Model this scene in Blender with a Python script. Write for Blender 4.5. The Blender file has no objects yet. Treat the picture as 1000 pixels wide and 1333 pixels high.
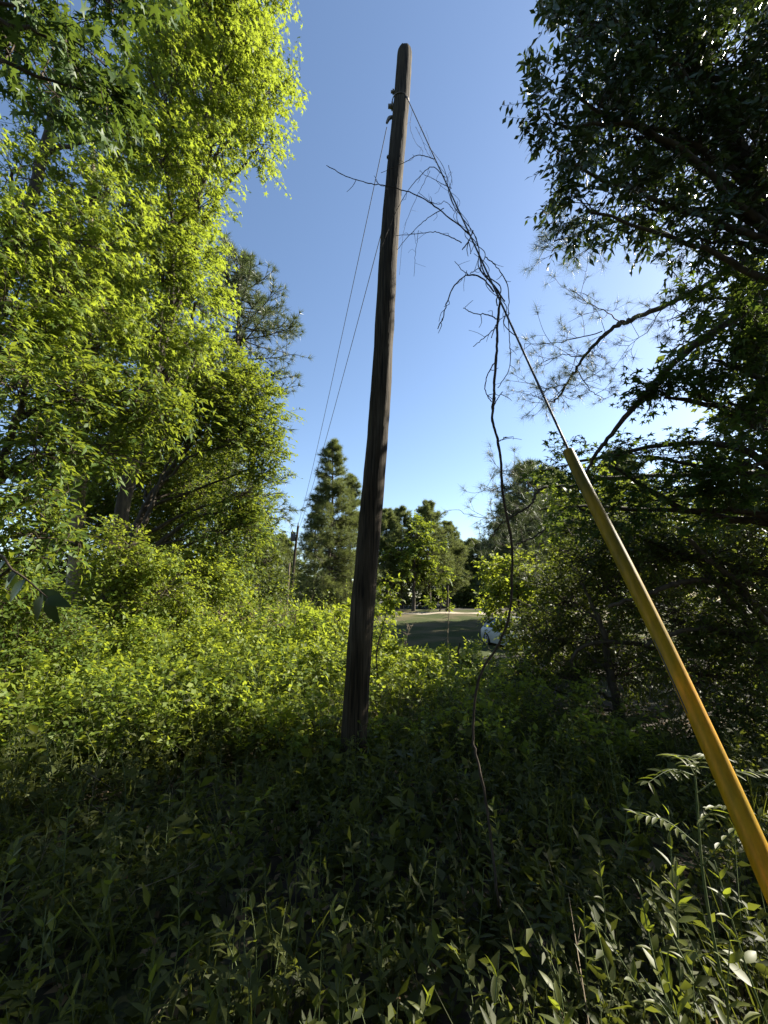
import bpy, math, random
import numpy as np
from mathutils import Vector, Matrix

# ------------------------------------------------------------------ camera, sky, sun, exposure
scene = bpy.context.scene
FPX, CX, CY = 540.0, 500.0, 666.5          # focal length in pixels of the 1000 x 1333 photograph
EYE = np.array([0.0, 0.0, 1.6])
PITCH = math.atan((783 - CY) / FPX)
SUN_AZ, SUN_EL = math.radians(68), math.radians(33)   # azimuth measured from +Y towards +X

cam_d = bpy.data.cameras.new('camera')
cam = bpy.data.objects.new('camera', cam_d)
scene.collection.objects.link(cam)
cam.location = EYE
cam.rotation_euler = (math.pi / 2 + PITCH, 0, 0)
cam_d.sensor_fit = 'HORIZONTAL'
cam_d.sensor_width = 36.0
cam_d.lens = 36.0 * FPX / 1000.0
cam_d.clip_start = 0.05
cam_d.clip_end = 3000
scene.camera = cam

world = bpy.data.worlds.new('World')
scene.world = world
world.use_nodes = True
wn = world.node_tree
sky = wn.nodes.new('ShaderNodeTexSky')
sky.sky_type = 'NISHITA'
sky.sun_disc = False
sky.sun_elevation = SUN_EL
sky.sun_rotation = SUN_AZ
sky.air_density = 1.0
sky.dust_density = 0.5
sky.ozone_density = 2.0
bg = wn.nodes['Background']
wn.links.new(sky.outputs[0], bg.inputs[0])
bg.inputs[1].default_value = 0.065

sun_d = bpy.data.lights.new('sun', 'SUN')
sun_d.energy = 5.0
sun_d.angle = math.radians(0.55)
sun_d.color = (1.0, 0.93, 0.80)
sun = bpy.data.objects.new('sun', sun_d)
scene.collection.objects.link(sun)
SDIR = Vector((math.sin(SUN_AZ) * math.cos(SUN_EL), math.cos(SUN_AZ) * math.cos(SUN_EL), math.sin(SUN_EL)))
sun.rotation_euler = (-SDIR).to_track_quat('-Z', 'Y').to_euler()

vs = scene.view_settings
vs.view_transform = 'Standard'
vs.look = 'None'
vs.gamma = 1.0
vs.use_curve_mapping = False
vs.exposure = 1.9
cy = scene.cycles
cy.max_bounces = 6
cy.diffuse_bounces = 3
cy.glossy_bounces = 2
cy.transmission_bounces = 4
cy.transparent_max_bounces = 4
cy.sample_clamp_indirect = 4.0

# ------------------------------------------------------------------ pixels to points
CP, SP = math.cos(PITCH), math.sin(PITCH)
def ray(u, v):
    a = (u - CX) / FPX; b = (CY - v) / FPX
    return np.array([a, CP - b * SP, SP + b * CP])     # depth 1 along the optical axis
def at(u, v, d):                                       # d: depth along the optical axis
    return EYE + ray(u, v) * d
def at_y(u, v, y):                                     # y: distance along the ground, straight ahead
    r = ray(u, v); return EYE + r * (y / r[1])
def R(s): return np.random.default_rng(s)

# ------------------------------------------------------------------ mesh building with numpy
def norm(a): return a / (np.linalg.norm(a, axis=-1, keepdims=True) + 1e-9)

class Acc:
    def __init__(self):
        self.v = []; self.f = {}; self.n = 0
    def add(self, verts, faces, tint=None):
        faces = np.asarray(faces, dtype=np.int64); k = faces.shape[1]
        t = np.full(len(faces), 0.5) if tint is None else tint
        self.f.setdefault(k, []).append((faces + self.n, t))
        self.v.append(np.asarray(verts, dtype=np.float32)); self.n += len(verts)
    def mesh(self, name, mat, smooth=False):
        me = bpy.data.meshes.new(name)
        V = np.concatenate(self.v) if self.v else np.zeros((0, 3), np.float32)
        loops = []; tot = []; tint = []
        for k, lst in self.f.items():
            for F, t in lst:
                loops.append(F.ravel()); tot.append(np.full(len(F), k)); tint.append(t)
        loops = np.concatenate(loops).astype(np.int32); tot = np.concatenate(tot).astype(np.int32)
        tint = np.concatenate(tint).astype(np.float32)
        me.vertices.add(len(V)); me.vertices.foreach_set('co', V.ravel())
        me.loops.add(len(loops)); me.loops.foreach_set('vertex_index', loops)
        start = np.concatenate([[0], np.cumsum(tot)[:-1]]).astype(np.int32)
        me.polygons.add(len(tot)); me.polygons.foreach_set('loop_start', start)
        if smooth:
            me.polygons.foreach_set('use_smooth', np.ones(len(tot), dtype=bool))
        at_ = me.attributes.new('tint', 'FLOAT', 'FACE'); at_.data.foreach_set('value', tint)
        me.materials.append(mat)
        me.update(calc_edges=True)
        return me
    def obj(self, name, mat, parent=None, smooth=False):
        o = bpy.data.objects.new(name, self.mesh(name, mat, smooth))
        scene.collection.objects.link(o)
        if parent is not None:
            o.parent = parent
            o.matrix_parent_inverse = parent.matrix_basis.inverted()
        return o

def tag(o, label=None, cat=None, group=None, kind=None):
    if label: o['label'] = label
    if cat: o['category'] = cat
    if group: o['group'] = group
    if kind: o['kind'] = kind
    return o
def thing(name, label, cat, loc=(0, 0, 0), group=None):
    o = bpy.data.objects.new(name, None)
    scene.collection.objects.link(o)
    o.empty_display_size = 0.1
    o.location = loc
    return tag(o, label, cat, group)
def copy_tree(o, loc, rz, sc, label=None, group=None):
    r = o.copy(); scene.collection.objects.link(r)
    r.location = loc; r.rotation_euler = (0, 0, rz); r.scale = (sc, sc, sc)
    if label: r['label'] = label
    if group: r['group'] = group
    for ch in list(o.children):
        c = ch.copy(); scene.collection.objects.link(c); c.parent = r; c.matrix_parent_inverse = ch.matrix_parent_inverse.copy()
        for g in list(ch.children):
            d = g.copy(); scene.collection.objects.link(d); d.parent = c; d.matrix_parent_inverse = g.matrix_parent_inverse.copy()
    return r

def smooth_path(pts, n):
    pts = np.asarray(pts, float)
    if len(pts) < 3:
        t = np.linspace(0, 1, n)[:, None]
        return pts[0] * (1 - t) + pts[-1] * t
    P = np.vstack([2 * pts[0] - pts[1], pts, 2 * pts[-1] - pts[-2]])
    seg = len(pts) - 1
    out = []
    for q in np.linspace(0, seg, n):
        i = min(int(q), seg - 1); t = q - i
        a, b, c, d = P[i], P[i + 1], P[i + 2], P[i + 3]
        out.append(0.5 * ((2 * b) + (-a + c) * t + (2 * a - 5 * b + 4 * c - d) * t * t + (-a + 3 * b - 3 * c + d) * t ** 3))
    return np.array(out)

def tube(acc, pts, radii, sides=8, rough=0.0, seed=0, cap=True):
    pts = np.asarray(pts, float); n = len(pts)
    radii = np.broadcast_to(np.asarray(radii, float), (n,))
    T = norm(np.gradient(pts, axis=0))
    ref = np.array([0.0, 0, 1.0]) if abs(T[0][2]) < 0.9 else np.array([1.0, 0, 0])
    U = norm(np.cross(T[0], ref)); rows = []
    rng = R(seed)
    for i in range(n):
        U = norm(U - T[i] * np.dot(U, T[i])); W = np.cross(T[i], U)
        a = np.linspace(0, 2 * math.pi, sides, endpoint=False)
        rr = radii[i] * (1 + rough * rng.normal(size=sides))
        rows.append(pts[i] + (np.cos(a) * rr)[:, None] * U + (np.sin(a) * rr)[:, None] * W)
    V = np.concatenate(rows)
    i, j = np.meshgrid(np.arange(n - 1), np.arange(sides), indexing='ij')
    a = i * sides + j; b = i * sides + (j + 1) % sides
    F = np.stack([a, b, b + sides, a + sides], -1).reshape(-1, 4)
    acc.add(V, F)
    if cap:
        acc.add(rows[-1], [list(range(sides))])
        acc.add(rows[0], [list(range(sides))[::-1]])

def sticks(acc, A, B, r0, r1):
    """many thin three-sided sticks from points A to B"""
    A = np.asarray(A); B = np.asarray(B); n = len(A)
    if n == 0: return
    D = norm(B - A); ref = np.where(np.abs(D[:, 2:3]) < 0.9, [[0, 0, 1.0]], [[1.0, 0, 0]])
    U = norm(np.cross(D, ref)); W = np.cross(D, U)
    r0 = np.broadcast_to(r0, (n,))[:, None]; r1 = np.broadcast_to(r1, (n,))[:, None]
    V = []
    for base, r in ((A, r0), (B, r1)):
        for k in range(3):
            a = 2 * math.pi * k / 3
            V.append(base + r * (math.cos(a) * U + math.sin(a) * W))
    V = np.stack(V, 1).reshape(-1, 3)
    o = (np.arange(n) * 6)[:, None, None]
    F = np.array([[0, 1, 4, 3], [1, 2, 5, 4], [2, 0, 3, 5]])[None] + o
    acc.add(V, F.reshape(-1, 4))

# leaf shapes: unit length along +Y, face normal +Z
def tm(v, f): return np.array(v, float), np.array(f)
def ell(w, fold=0.06, curl=0.10):
    return tm([(0, 0, 0), (w, .42, fold), (0, .5, 0), (-w, .42, fold), (0, 1, -curl)], [(0, 1, 4, 2), (0, 2, 4, 3)])
def ell_fine(w, fold=0.05, curl=0.16):
    ys = [0, .14, .38, .64, .85, 1.0]; ws = [0, .55, 1.0, .82, .42, 0]
    z = lambda y: -curl * y * y
    v = [(0, 0, 0)]; f = []
    for y, q in zip(ys[1:-1], ws[1:-1]):
        v += [(-w * q, y, z(y) + fold * q), (0, y, z(y)), (w * q, y, z(y) + fold * q)]
    v.append((0, 1, z(1)))
    for i in range(3):
        a = 1 + 3 * i; b = a + 3
        f += [(a, a + 1, b + 1, b), (a + 1, a + 2, b + 2, b + 1)]
    e = len(v) - 1; l = e - 3
    f += [(0, 2, 1), (0, 3, 2), (l, l + 1, e), (l + 1, l + 2, e)]
    return v, f
def star(zt=-0.10):
    v = [(0, .16, 0)]; f = []
    angs = [-112, -56, 0, 56, 112]; lens = [.42, .60, .70, .60, .42]
    val = [-150, -84, -28, 28, 84, 150]; vr = [.10, .21, .23, .23, .21, .10]
    for a, r in zip(val, vr):
        a = math.radians(a); v.append((r * math.sin(a), .16 + r * math.cos(a), .02))
    for a, r in zip(angs, lens):
        a = math.radians(a); v.append((r * math.sin(a), .16 + r * math.cos(a), zt))
    for i in range(5):
        f.append((0, 1 + i, 7 + i, 2 + i))
    return tm(v, f)
ELL = ell(.19); LANCE = ell(.13, .05, .18); OVAL = ell(.30, .08, .12); STAR = star()
RHOMB = tm([(0, 0, 0), (.27, .45, .05), (0, 1, -.05), (-.27, .45, .05)], [(0, 1, 2, 3)])
NEEDLE = tm([(-.006, 0, 0), (.006, 0, 0), (0, 1, -.05)], [(0, 1, 2)])
THIN = tm([(0, 0, 0), (.19, .42, .06), (0, 1, -.10), (-.19, .42, .06)], [(0, 1, 2, 3)])
AREA = {'ELL': .19, 'LANCE': .13, 'OVAL': .30, 'STAR': .42, 'RHOMB': .27}
SHAPE = {'THIN': THIN, 'ELL': ELL, 'LANCE': LANCE, 'OVAL': OVAL, 'STAR': STAR, 'RHOMB': RHOMB}

OPEN = norm(np.array([.85, -.15, .35]))     # leaves of the clearing's edge turn towards the open, bright side
def put(acc, tmpl, P, D, N, S, tint, W=None):
    """stamp the leaf shape at points P, along D, facing N, with size S"""
    tv, tf = tmpl
    Y = norm(D); X = norm(np.cross(Y, N)); Z = np.cross(X, Y)
    S = np.asarray(S)[:, None, None]
    wx = 1.0 if W is None else np.asarray(W)[:, None, None]
    V = P[:, None, :] + S * (tv[None, :, 0:1] * wx * X[:, None, :] + tv[None, :, 1:2] * Y[:, None, :] + tv[None, :, 2:3] * Z[:, None, :])
    F = tf[None] + (np.arange(len(P)) * len(tv))[:, None, None]
    acc.add(V.reshape(-1, 3), F.reshape(-1, tf.shape[1]), np.repeat(tint, len(tf)))

def leafy(rng, la, ta, O, D, L, nl, shape, size, droop=.25, twig_r=.004, start=.15, flat=.6, sag=.15, tint0=None, petiole=0.0, face=0.0):
    """leaves set alternately along straight-ish twigs (origins O, directions D, lengths L)"""
    n = len(O); D = norm(D); L = np.broadcast_to(L, (n,))
    up = np.array([0, 0, 1.0])
    side = norm(np.cross(D, up) + 1e-4 * rng.normal(size=(n, 3)))
    if ta is not None:
        E = O + D * L[:, None] + np.array([0, 0, -1.0]) * (sag * L)[:, None]
        sticks(ta, O, E, twig_r, twig_r * .4)
    s = (start + (1 - start) * (np.arange(nl) + .5) / nl)[None, :] + rng.uniform(-.04, .04, (n, nl))
    sign = np.where(np.arange(nl) % 2 == 0, 1.0, -1.0)[None, :] * np.ones((n, 1))
    sign[:, -1] = rng.choice([-.2, .2], n)
    P = O[:, None] + D[:, None] * (L[:, None] * s)[..., None] - up * (sag * L[:, None] * s * s)[..., None]
    ld = D[:, None] * .55 + side[:, None] * (sign * .8)[..., None] + rng.normal(size=(n, nl, 3)) * .32
    ld[..., 2] -= droop
    nm = up * flat + np.cross(side, D)[:, None] * .3 + rng.normal(size=(n, nl, 3)) * .45 + OPEN * face
    S = size * rng.uniform(.48, 1.22, (n, nl))
    tt = (rng.random(n) if tint0 is None else tint0)[:, None] * .55 + rng.random((n, nl)) * .45
    P = P.reshape(-1, 3); ld = norm(ld.reshape(-1, 3))
    P = P + ld * petiole
    put(la, SHAPE[shape] if isinstance(shape, str) else shape, P, ld, nm.reshape(-1, 3), S.ravel(), tt.ravel(),
        rng.uniform(.85, 1.15, P.shape[0]))

def bez(a, b, c, t):
    t = t[..., None]; return a * (1 - t) ** 2 + 2 * b * t * (1 - t) + c * t * t

def lobe_foliage(rng, la, ta, c, rad, anchor, shape, size, lai=2.2, nl=9, tw=.55, droop=.25, shell=.55, twig_r=.004, flat=.6, tint_bias=0.0, petiole=0.0, face=0.0):
    """one clump of a crown: branchlets from an anchor to the rim, twigs on them, leaves on the twigs"""
    c = np.asarray(c); rad = np.asarray(rad); anchor = np.asarray(anchor)
    a_leaf = AREA[shape] * size * size * .8
    proj = math.pi * (rad[0] * rad[2] + rad[1] * rad[2] + rad[0] * rad[1]) / 3
    nleaf = max(int(lai * proj / a_leaf), 40)
    nt = max(nleaf // nl, 6); ns = 7; nb = max(nt // ns, 3)
    d = norm(rng.normal(size=(nb, 3)))
    q = rng.uniform(shell, 1.05, nb) ** .8
    E = c + d * rad * q[:, None]
    A = anchor + (c - anchor) * rng.uniform(.2, .8, (nb, 1)) + rng.normal(size=(nb, 3)) * rad * .10
    M = (A + E) / 2 + np.array([0, 0, 1.0]) * (np.linalg.norm(E - A, axis=1) * .12)[:, None]
    ts = np.linspace(0, 1, 5)
    if ta is not None:
        Q = np.stack([bez(A, M, E, np.full(nb, t)) for t in ts], 1)
        for k in range(4):
            sticks(ta, Q[:, k], Q[:, k + 1], twig_r * (2.6 - .5 * k), twig_r * (2.1 - .5 * k))
    t = rng.uniform(.35, 1.0, (nb, ns)); t[:, 0] = 1.0
    rep = lambda x: np.repeat(x[:, None], ns, 1).reshape(-1, 3)
    A2, M2, E2 = rep(A), rep(M), rep(E); tf = t.ravel()
    O = bez(A2, M2, E2, tf)
    T = norm((M2 - A2) * (1 - tf)[:, None] + (E2 - M2) * tf[:, None])
    D = T * .65 + norm(rng.normal(size=O.shape)) * .8 + np.array([0, 0, .05])
    L = tw * rng.uniform(.55, 1.2, len(O))
    tint0 = np.clip(rng.random(len(O)) * .8 + .2 * np.repeat(rng.random(nb), ns) + tint_bias, 0, 1)
    leafy(rng, la, ta, O, D, L, nl, shape, size, droop, twig_r, tint0=tint0, flat=flat, petiole=petiole, face=face)

# ------------------------------------------------------------------ materials
def new_mat(name):
    m = bpy.data.materials.new(name); m.use_nodes = True
    nt = m.node_tree; nt.nodes.clear()
    out = nt.nodes.new('ShaderNodeOutputMaterial')
    return m, nt, out
def leaf_mat(name, dark, light, trans=(.25, .35, .03), tfac=.42, rough=.42, spec=.45, vary=(.30, .22, .05), vfac=.0):
    m, nt, out = new_mat(name)
    a = nt.nodes.new('ShaderNodeAttribute'); a.attribute_name = 'tint'
    cr = nt.nodes.new('ShaderNodeValToRGB')
    cr.color_ramp.elements[0].color = (*dark, 1); cr.color_ramp.elements[1].color = (*light, 1)
    cr.color_ramp.elements[0].position = .1; cr.color_ramp.elements[1].position = .9
    if vfac:
        e = cr.color_ramp.elements.new(.985); e.color = (*light, 1)
        cr.color_ramp.elements[-1].position = .96
        e2 = cr.color_ramp.elements.new(1.0); e2.color = (*vary, 1)
    nt.links.new(a.outputs['Fac'], cr.inputs[0])
    p = nt.nodes.new('ShaderNodeBsdfPrincipled')
    p.inputs['Roughness'].default_value = rough
    p.inputs['Specular IOR Level'].default_value = spec
    nt.links.new(cr.outputs[0], p.inputs['Base Color'])
    t = nt.nodes.new('ShaderNodeBsdfTranslucent')
    mx = nt.nodes.new('ShaderNodeMix'); mx.data_type = 'RGBA'
    mx.inputs[0].default_value = .6
    nt.links.new(cr.outputs[0], mx.inputs[6]); mx.inputs[7].default_value = (*trans, 1)
    nt.links.new(mx.outputs[2], t.inputs[0])
    s = nt.nodes.new('ShaderNodeMixShader'); s.inputs[0].default_value = tfac
    nt.links.new(p.outputs[0], s.inputs[1]); nt.links.new(t.outputs[0], s.inputs[2])
    nt.links.new(s.outputs[0], out.inputs[0])
    return m
def rough_mat(name, c1, c2, scale=6, rough=.8, stretch=(1, 1, 1), bump=.3, detail=6, metal=0, spec=.3, c3=None, scale2=1.2):
    m, nt, out = new_mat(name)
    tc = nt.nodes.new('ShaderNodeTexCoord'); mp = nt.nodes.new('ShaderNodeMapping')
    mp.inputs['Scale'].default_value = stretch
    nt.links.new(tc.outputs['Object'], mp.inputs[0])
    nz = nt.nodes.new('ShaderNodeTexNoise'); nz.inputs['Scale'].default_value = scale; nz.inputs['Detail'].default_value = detail
    nt.links.new(mp.outputs[0], nz.inputs[0])
    cr = nt.nodes.new('ShaderNodeValToRGB')
    cr.color_ramp.elements[0].position = .32; cr.color_ramp.elements[1].position = .68
    cr.color_ramp.elements[0].color = (*c1, 1); cr.color_ramp.elements[1].color = (*c2, 1)
    nt.links.new(nz.outputs[0], cr.inputs[0])
    p = nt.nodes.new('ShaderNodeBsdfPrincipled')
    col = cr.outputs[0]
    if c3:
        n2 = nt.nodes.new('ShaderNodeTexNoise'); n2.inputs['Scale'].default_value = scale2; n2.inputs['Detail'].default_value = 4
        nt.links.new(tc.outputs['Object'], n2.inputs[0])
        r2 = nt.nodes.new('ShaderNodeValToRGB'); r2.color_ramp.elements[0].position = .45; r2.color_ramp.elements[1].position = .62
        nt.links.new(n2.outputs[0], r2.inputs[0])
        mx = nt.nodes.new('ShaderNodeMix'); mx.data_type = 'RGBA'
        nt.links.new(r2.outputs[0], mx.inputs[0]); nt.links.new(col, mx.inputs[6]); mx.inputs[7].default_value = (*c3, 1)
        col = mx.outputs[2]
    nt.links.new(col, p.inputs['Base Color'])
    p.inputs['Roughness'].default_value = rough; p.inputs['Metallic'].default_value = metal
    p.inputs['Specular IOR Level'].default_value = spec
    if bump:
        b = nt.nodes.new('ShaderNodeBump'); b.inputs['Strength'].default_value = bump; b.inputs['Distance'].default_value = .02
        nt.links.new(nz.outputs[0], b.inputs['Height']); nt.links.new(b.outputs[0], p.inputs['Normal'])
    nt.links.new(p.outputs[0], out.inputs[0])
    return m

M = {}
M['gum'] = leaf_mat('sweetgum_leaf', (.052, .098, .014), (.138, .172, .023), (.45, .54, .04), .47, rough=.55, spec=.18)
M['gum_shaded'] = leaf_mat('shaded_gum_leaf', (.026, .058, .012), (.048, .085, .014), (.20, .28, .03), .30, rough=.5, spec=.25)  # copy of the sweetgum leaf with shade put into its colour
M['oak'] = leaf_mat('oak_leaf', (.045, .085, .014), (.090, .130, .020), (.36, .42, .03), .42, rough=.55, spec=.2)
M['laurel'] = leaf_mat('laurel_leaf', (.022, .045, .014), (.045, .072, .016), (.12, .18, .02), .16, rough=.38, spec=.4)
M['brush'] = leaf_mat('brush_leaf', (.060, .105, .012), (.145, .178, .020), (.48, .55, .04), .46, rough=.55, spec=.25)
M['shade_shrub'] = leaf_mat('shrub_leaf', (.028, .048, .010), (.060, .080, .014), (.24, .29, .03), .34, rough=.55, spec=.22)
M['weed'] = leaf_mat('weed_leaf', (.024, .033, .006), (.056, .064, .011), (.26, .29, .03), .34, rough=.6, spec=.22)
M['pine'] = leaf_mat('pine_needle', (.045, .070, .025), (.085, .105, .040), (.16, .20, .05), .25, rough=.5)
M['pine_far'] = leaf_mat('far_pine_needle', (.065, .092, .030), (.135, .148, .050), (.24, .28, .06), .32, rough=.65, spec=.2)
M['dead'] = leaf_mat('dead_leaf', (.13, .085, .045), (.24, .17, .10), (.30, .20, .08), .2, rough=.8, spec=.2)
M['bark'] = rough_mat('bark', (.030, .024, .018), (.085, .068, .050), 14, .9, (1, 1, .25), .8)
M['bark_pale'] = rough_mat('pale_bark', (.10, .08, .055), (.25, .20, .13), 12, .9, (1, 1, .3), .8)
M['twig'] = rough_mat('twig_bark', (.035, .026, .018), (.080, .060, .040), 20, .85, (1, 1, 1), 0)
M['twig_grey'] = rough_mat('dry_twig_bark', (.020, .015, .011), (.055, .040, .028), 30, .85, (1, 1, 1), .3)
M['stem'] = rough_mat('green_stem', (.05, .08, .025), (.11, .13, .05), 18, .7, (1, 1, 1), 0)
M['soil'] = rough_mat('forest_floor', (.018, .014, .010), (.055, .042, .028), 9, .95, (1, 1, 1), .6, c3=(.030, .036, .014))
M['lawn'] = rough_mat('mown_grass', (.026, .038, .010), (.055, .064, .020), 7, 1.0, (1, 1, 1), .5, c3=(.090, .076, .040), scale2=.35, spec=.1)
M['road'] = rough_mat('sandy_track', (.22, .18, .13), (.36, .31, .23), 5, .95, (1, 1, 1), .3)

# ------------------------------------------------------------------ ground
def gz(x, y):
    x = np.asarray(x, float); y = np.asarray(y, float)
    yy = np.array([-400, 6, 12, 19, 25, 34, 45, 60, 120, 1500.])
    zz = np.array([0, 0, -.12, -.62, -.55, -.15, .62, .95, 2.0, 6.0])
    return np.interp(y, yy, zz) + .05 * np.sin(x * .9 + y * .5) + .03 * np.sin(x * 2.1 - y * 1.3)
def sheet(name, xs, ys, mat, dz=0.0, keep=None):
    X, Y = np.meshgrid(xs, ys)
    V = np.stack([X, Y, gz(X, Y) + dz], -1).reshape(-1, 3); w = len(xs)
    i, j = np.meshgrid(np.arange(len(ys) - 1), np.arange(w - 1), indexing='ij')
    a = (i * w + j).ravel()
    acc = Acc(); acc.add(V, np.stack([a, a + 1, a + w + 1, a + w], -1))
    o = acc.obj(name, mat, smooth=True)
    return tag(o, kind='structure')
g1 = np.concatenate([[-1200, -600, -300, -150, -80, -50], np.arange(-36, 37, 1.2), [50, 80, 150, 300, 600, 1200]])
g2 = np.concatenate([[-600, -200, -80, -40], np.arange(-24, 70, 1.2), [80, 100, 140, 200, 320, 600, 1400]])
sheet('ground', g1, g2, M['soil'])
sheet('lawn', np.arange(-9, 30.1, .6), np.arange(17.0, 47.1, .6), M['lawn'], .03)
sheet('dirt_track', np.arange(-6, 26.1, .6), np.arange(41.4, 43.3, .6), M['road'], .05)

# ------------------------------------------------------------------ utility pole, guy wire, overhead wires
PB, PT = at_y(460, 985, 4.3), at_y(526.5, 63, 4.3)
ax = norm(PT - PB)
PB0 = PB + ax * ((gz(PB[0], PB[1]) - PB[2]) / ax[2])     # where the axis meets the ground
PLEN = float(np.linalg.norm(PT - PB0))
R_BASE, R_TOP = .124, .104
def pole_pt(s): return PB0 + ax * s
def pole_s(v):                                            # height along the pole of an image row
    lo, hi = 0.0, PLEN
    for _ in range(40):
        m = (lo + hi) / 2; p = pole_pt(m) - EYE
        dep = p[1] * CP + p[2] * SP; up = -p[1] * SP + p[2] * CP
        if CY - FPX * up / dep > v: lo = m
        else: hi = m
    return lo
def pole_shaft(acc, p0, axis, L, r0, r1, sides=40, rings=70, seed=1, below=.5, notch=True):
    rng = R(seed)
    ref = np.array([0, 1.0, 0]); U = norm(np.cross(axis, ref)); W = np.cross(axis, U)
    a = np.linspace(0, 2 * math.pi, sides, endpoint=False)
    groove = np.zeros(sides)
    for _ in range(13):
        groove[rng.integers(sides)] = rng.uniform(.05, .15)
    ss = np.concatenate([np.linspace(-below, L - .16, rings), [L - .11, L - .06, L - .02, L]])
    rows = []
    for i, s in enumerate(ss):
        r = r0 + (r1 - r0) * max(s, 0) / L
        ch = np.interp(L - s, [0, .02, .06, .11, .16], [.62, .80, .93, .985, 1]) if s > L - .16 else 1
        ph = .25 * math.sin(s * .8)
        gr = np.interp((a + ph) % (2 * math.pi), np.append(a, 2 * math.pi), np.append(groove, groove[0]))
        rr = r * ch * (1 - gr * (.5 + .5 * math.sin(s * 1.7 + 1))) * (1 + .014 * rng.normal(size=sides)) * (1 + .012 * math.sin(s * 5.3) + .010 * math.sin(s * 11.7 + 2))
        off = (U * math.sin(s * 1.3) + W * math.cos(s * .9)) * .014
        z = np.full(sides, s)
        if notch and s > L - .03:
            z = z - .05 * np.exp(-((np.cos(a) - .05) / .16) ** 2)
            z = z - .012 * rng.random(sides)
        rows.append(p0 + off + axis * z[:, None] + U * (np.cos(a) * rr)[:, None] + W * (np.sin(a) * rr)[:, None])
    n = len(ss); V = np.concatenate(rows)
    i, j = np.meshgrid(np.arange(n - 1), np.arange(sides), indexing='ij')
    q = i * sides + j; b = i * sides + (j + 1) % sides
    acc.add(V, np.stack([q, b, b + sides, q + sides], -1).reshape(-1, 4))
    c = rows[-1].mean(0) - axis * .015
    acc.add(np.vstack([rows[-1], c]), [(k, (k + 1) % sides, sides) for k in range(sides)])

def wood_mat():
    m, nt, out = new_mat('weathered_pole_wood')
    tc = nt.nodes.new('ShaderNodeTexCoord')
    def noise(scale, st, det):
        mp = nt.nodes.new('ShaderNodeMapping'); mp.inputs['Scale'].default_value = st
        nt.links.new(tc.outputs['Object'], mp.inputs[0])
        z = nt.nodes.new('ShaderNodeTexNoise'); z.inputs['Scale'].default_value = scale; z.inputs['Detail'].default_value = det
        nt.links.new(mp.outputs[0], z.inputs[0]); return z
    g = noise(60, (1, 1, .035), 8); b = noise(5, (1, 1, .35), 5)
    cr = nt.nodes.new('ShaderNodeValToRGB'); e = cr.color_ramp.elements
    e[0].position = .30; e[1].position = .70
    e[0].color = (.009, .007, .005, 1); e[1].color = (.080, .064, .043, 1)
    nt.links.new(g.outputs[0], cr.inputs[0])
    r2 = nt.nodes.new('ShaderNodeValToRGB'); r2.color_ramp.elements[0].position = .38; r2.color_ramp.elements[1].position = .66
    nt.links.new(b.outputs[0], r2.inputs[0])
    mx = nt.nodes.new('ShaderNodeMix'); mx.data_type = 'RGBA'; mx.blend_type = 'MULTIPLY'
    mx.inputs[7].default_value = (.52, .47, .38, 1)
    nt.links.new(r2.outputs[0], mx.inputs[0]); nt.links.new(cr.outputs[0], mx.inputs[6])
    p = nt.nodes.new('ShaderNodeBsdfPrincipled'); p.inputs['Roughness'].default_value = .9
    p.inputs['Specular IOR Level'].default_value = .2
    nt.links.new(mx.outputs[2], p.inputs['Base Color'])
    bm = nt.nodes.new('ShaderNodeBump'); bm.inputs['Strength'].default_value = .9; bm.inputs['Distance'].default_value = .012
    nt.links.new(g.outputs[0], bm.inputs['Height']); nt.links.new(bm.outputs[0], p.inputs['Normal'])
    nt.links.new(p.outputs[0], out.inputs[0])
    return m
M['wood'] = wood_mat()
M['steel'] = rough_mat('rusty_galvanised_steel', (.10, .085, .07), (.22, .20, .18), 30, .55, (1, 1, 1), .3, metal=.7)
M['cable'] = rough_mat('weathered_cable', (.03, .03, .032), (.07, .07, .075), 40, .6, (1, 1, 1), .2)
M['porcelain'] = rough_mat('brown_porcelain', (.05, .025, .015), (.09, .045, .03), 8, .25, (1, 1, 1), 0, spec=.6)

pole = thing('utility_pole', 'tall leaning weathered wooden utility pole with a split top and no crossarm', 'utility pole', PB0)
acc = Acc(); pole_shaft(acc, PB0, ax, PLEN, R_BASE, R_TOP)
acc.obj('shaft', M['wood'], pole, smooth=True)
LEFT = norm(np.cross(ax, np.array([0, 1.0, 0]))) * 1.0
if LEFT[0] > 0: LEFT = -LEFT
def radius(s): return R_BASE + (R_TOP - R_BASE) * s / PLEN
for v, ln, rr, nm in ((120, .035, .022, 'bolt'), (139, .055, .034, 'bolt'), (205, .02, .018, 'bolt')):
    s = pole_s(v); acc = Acc(); c = pole_pt(s)
    tube(acc, [c + LEFT * (radius(s) - .03), c + LEFT * (radius(s) + ln)], [rr, rr * .8], 8)
    tube(acc, [c + LEFT * (radius(s) - .01), c + LEFT * (radius(s) + .012)], [rr * 1.7, rr * 1.7], 4)
    acc.obj(nm, M['steel'], pole)
s = pole_s(157); c = pole_pt(s)
acc = Acc()
tube(acc, smooth_path([c + LEFT * (radius(s) - .02) + ax * .06, c + LEFT * (radius(s) + .03) + ax * .03, c + LEFT * (radius(s) + .055) - ax * .05], 7), [.02, .022, .024, .024, .022, .02, .015], 8)
acc.obj('wire_bracket', M['steel'], pole)
W1 = c + LEFT * (radius(s) + .055) - ax * .05 + np.array([0, .05, 0])
s2 = pole_s(235); c2 = pole_pt(s2)
acc = Acc(); tube(acc, smooth_path([c2 + np.array([-.03, radius(s2) - .02, 0]), c2 + np.array([-.04, radius(s2) + .06, 0]), c2 + np.array([-.05, radius(s2) + .08, -.05])], 6), .013, 7)
acc.obj('wire_bracket', M['steel'], pole)
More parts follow.
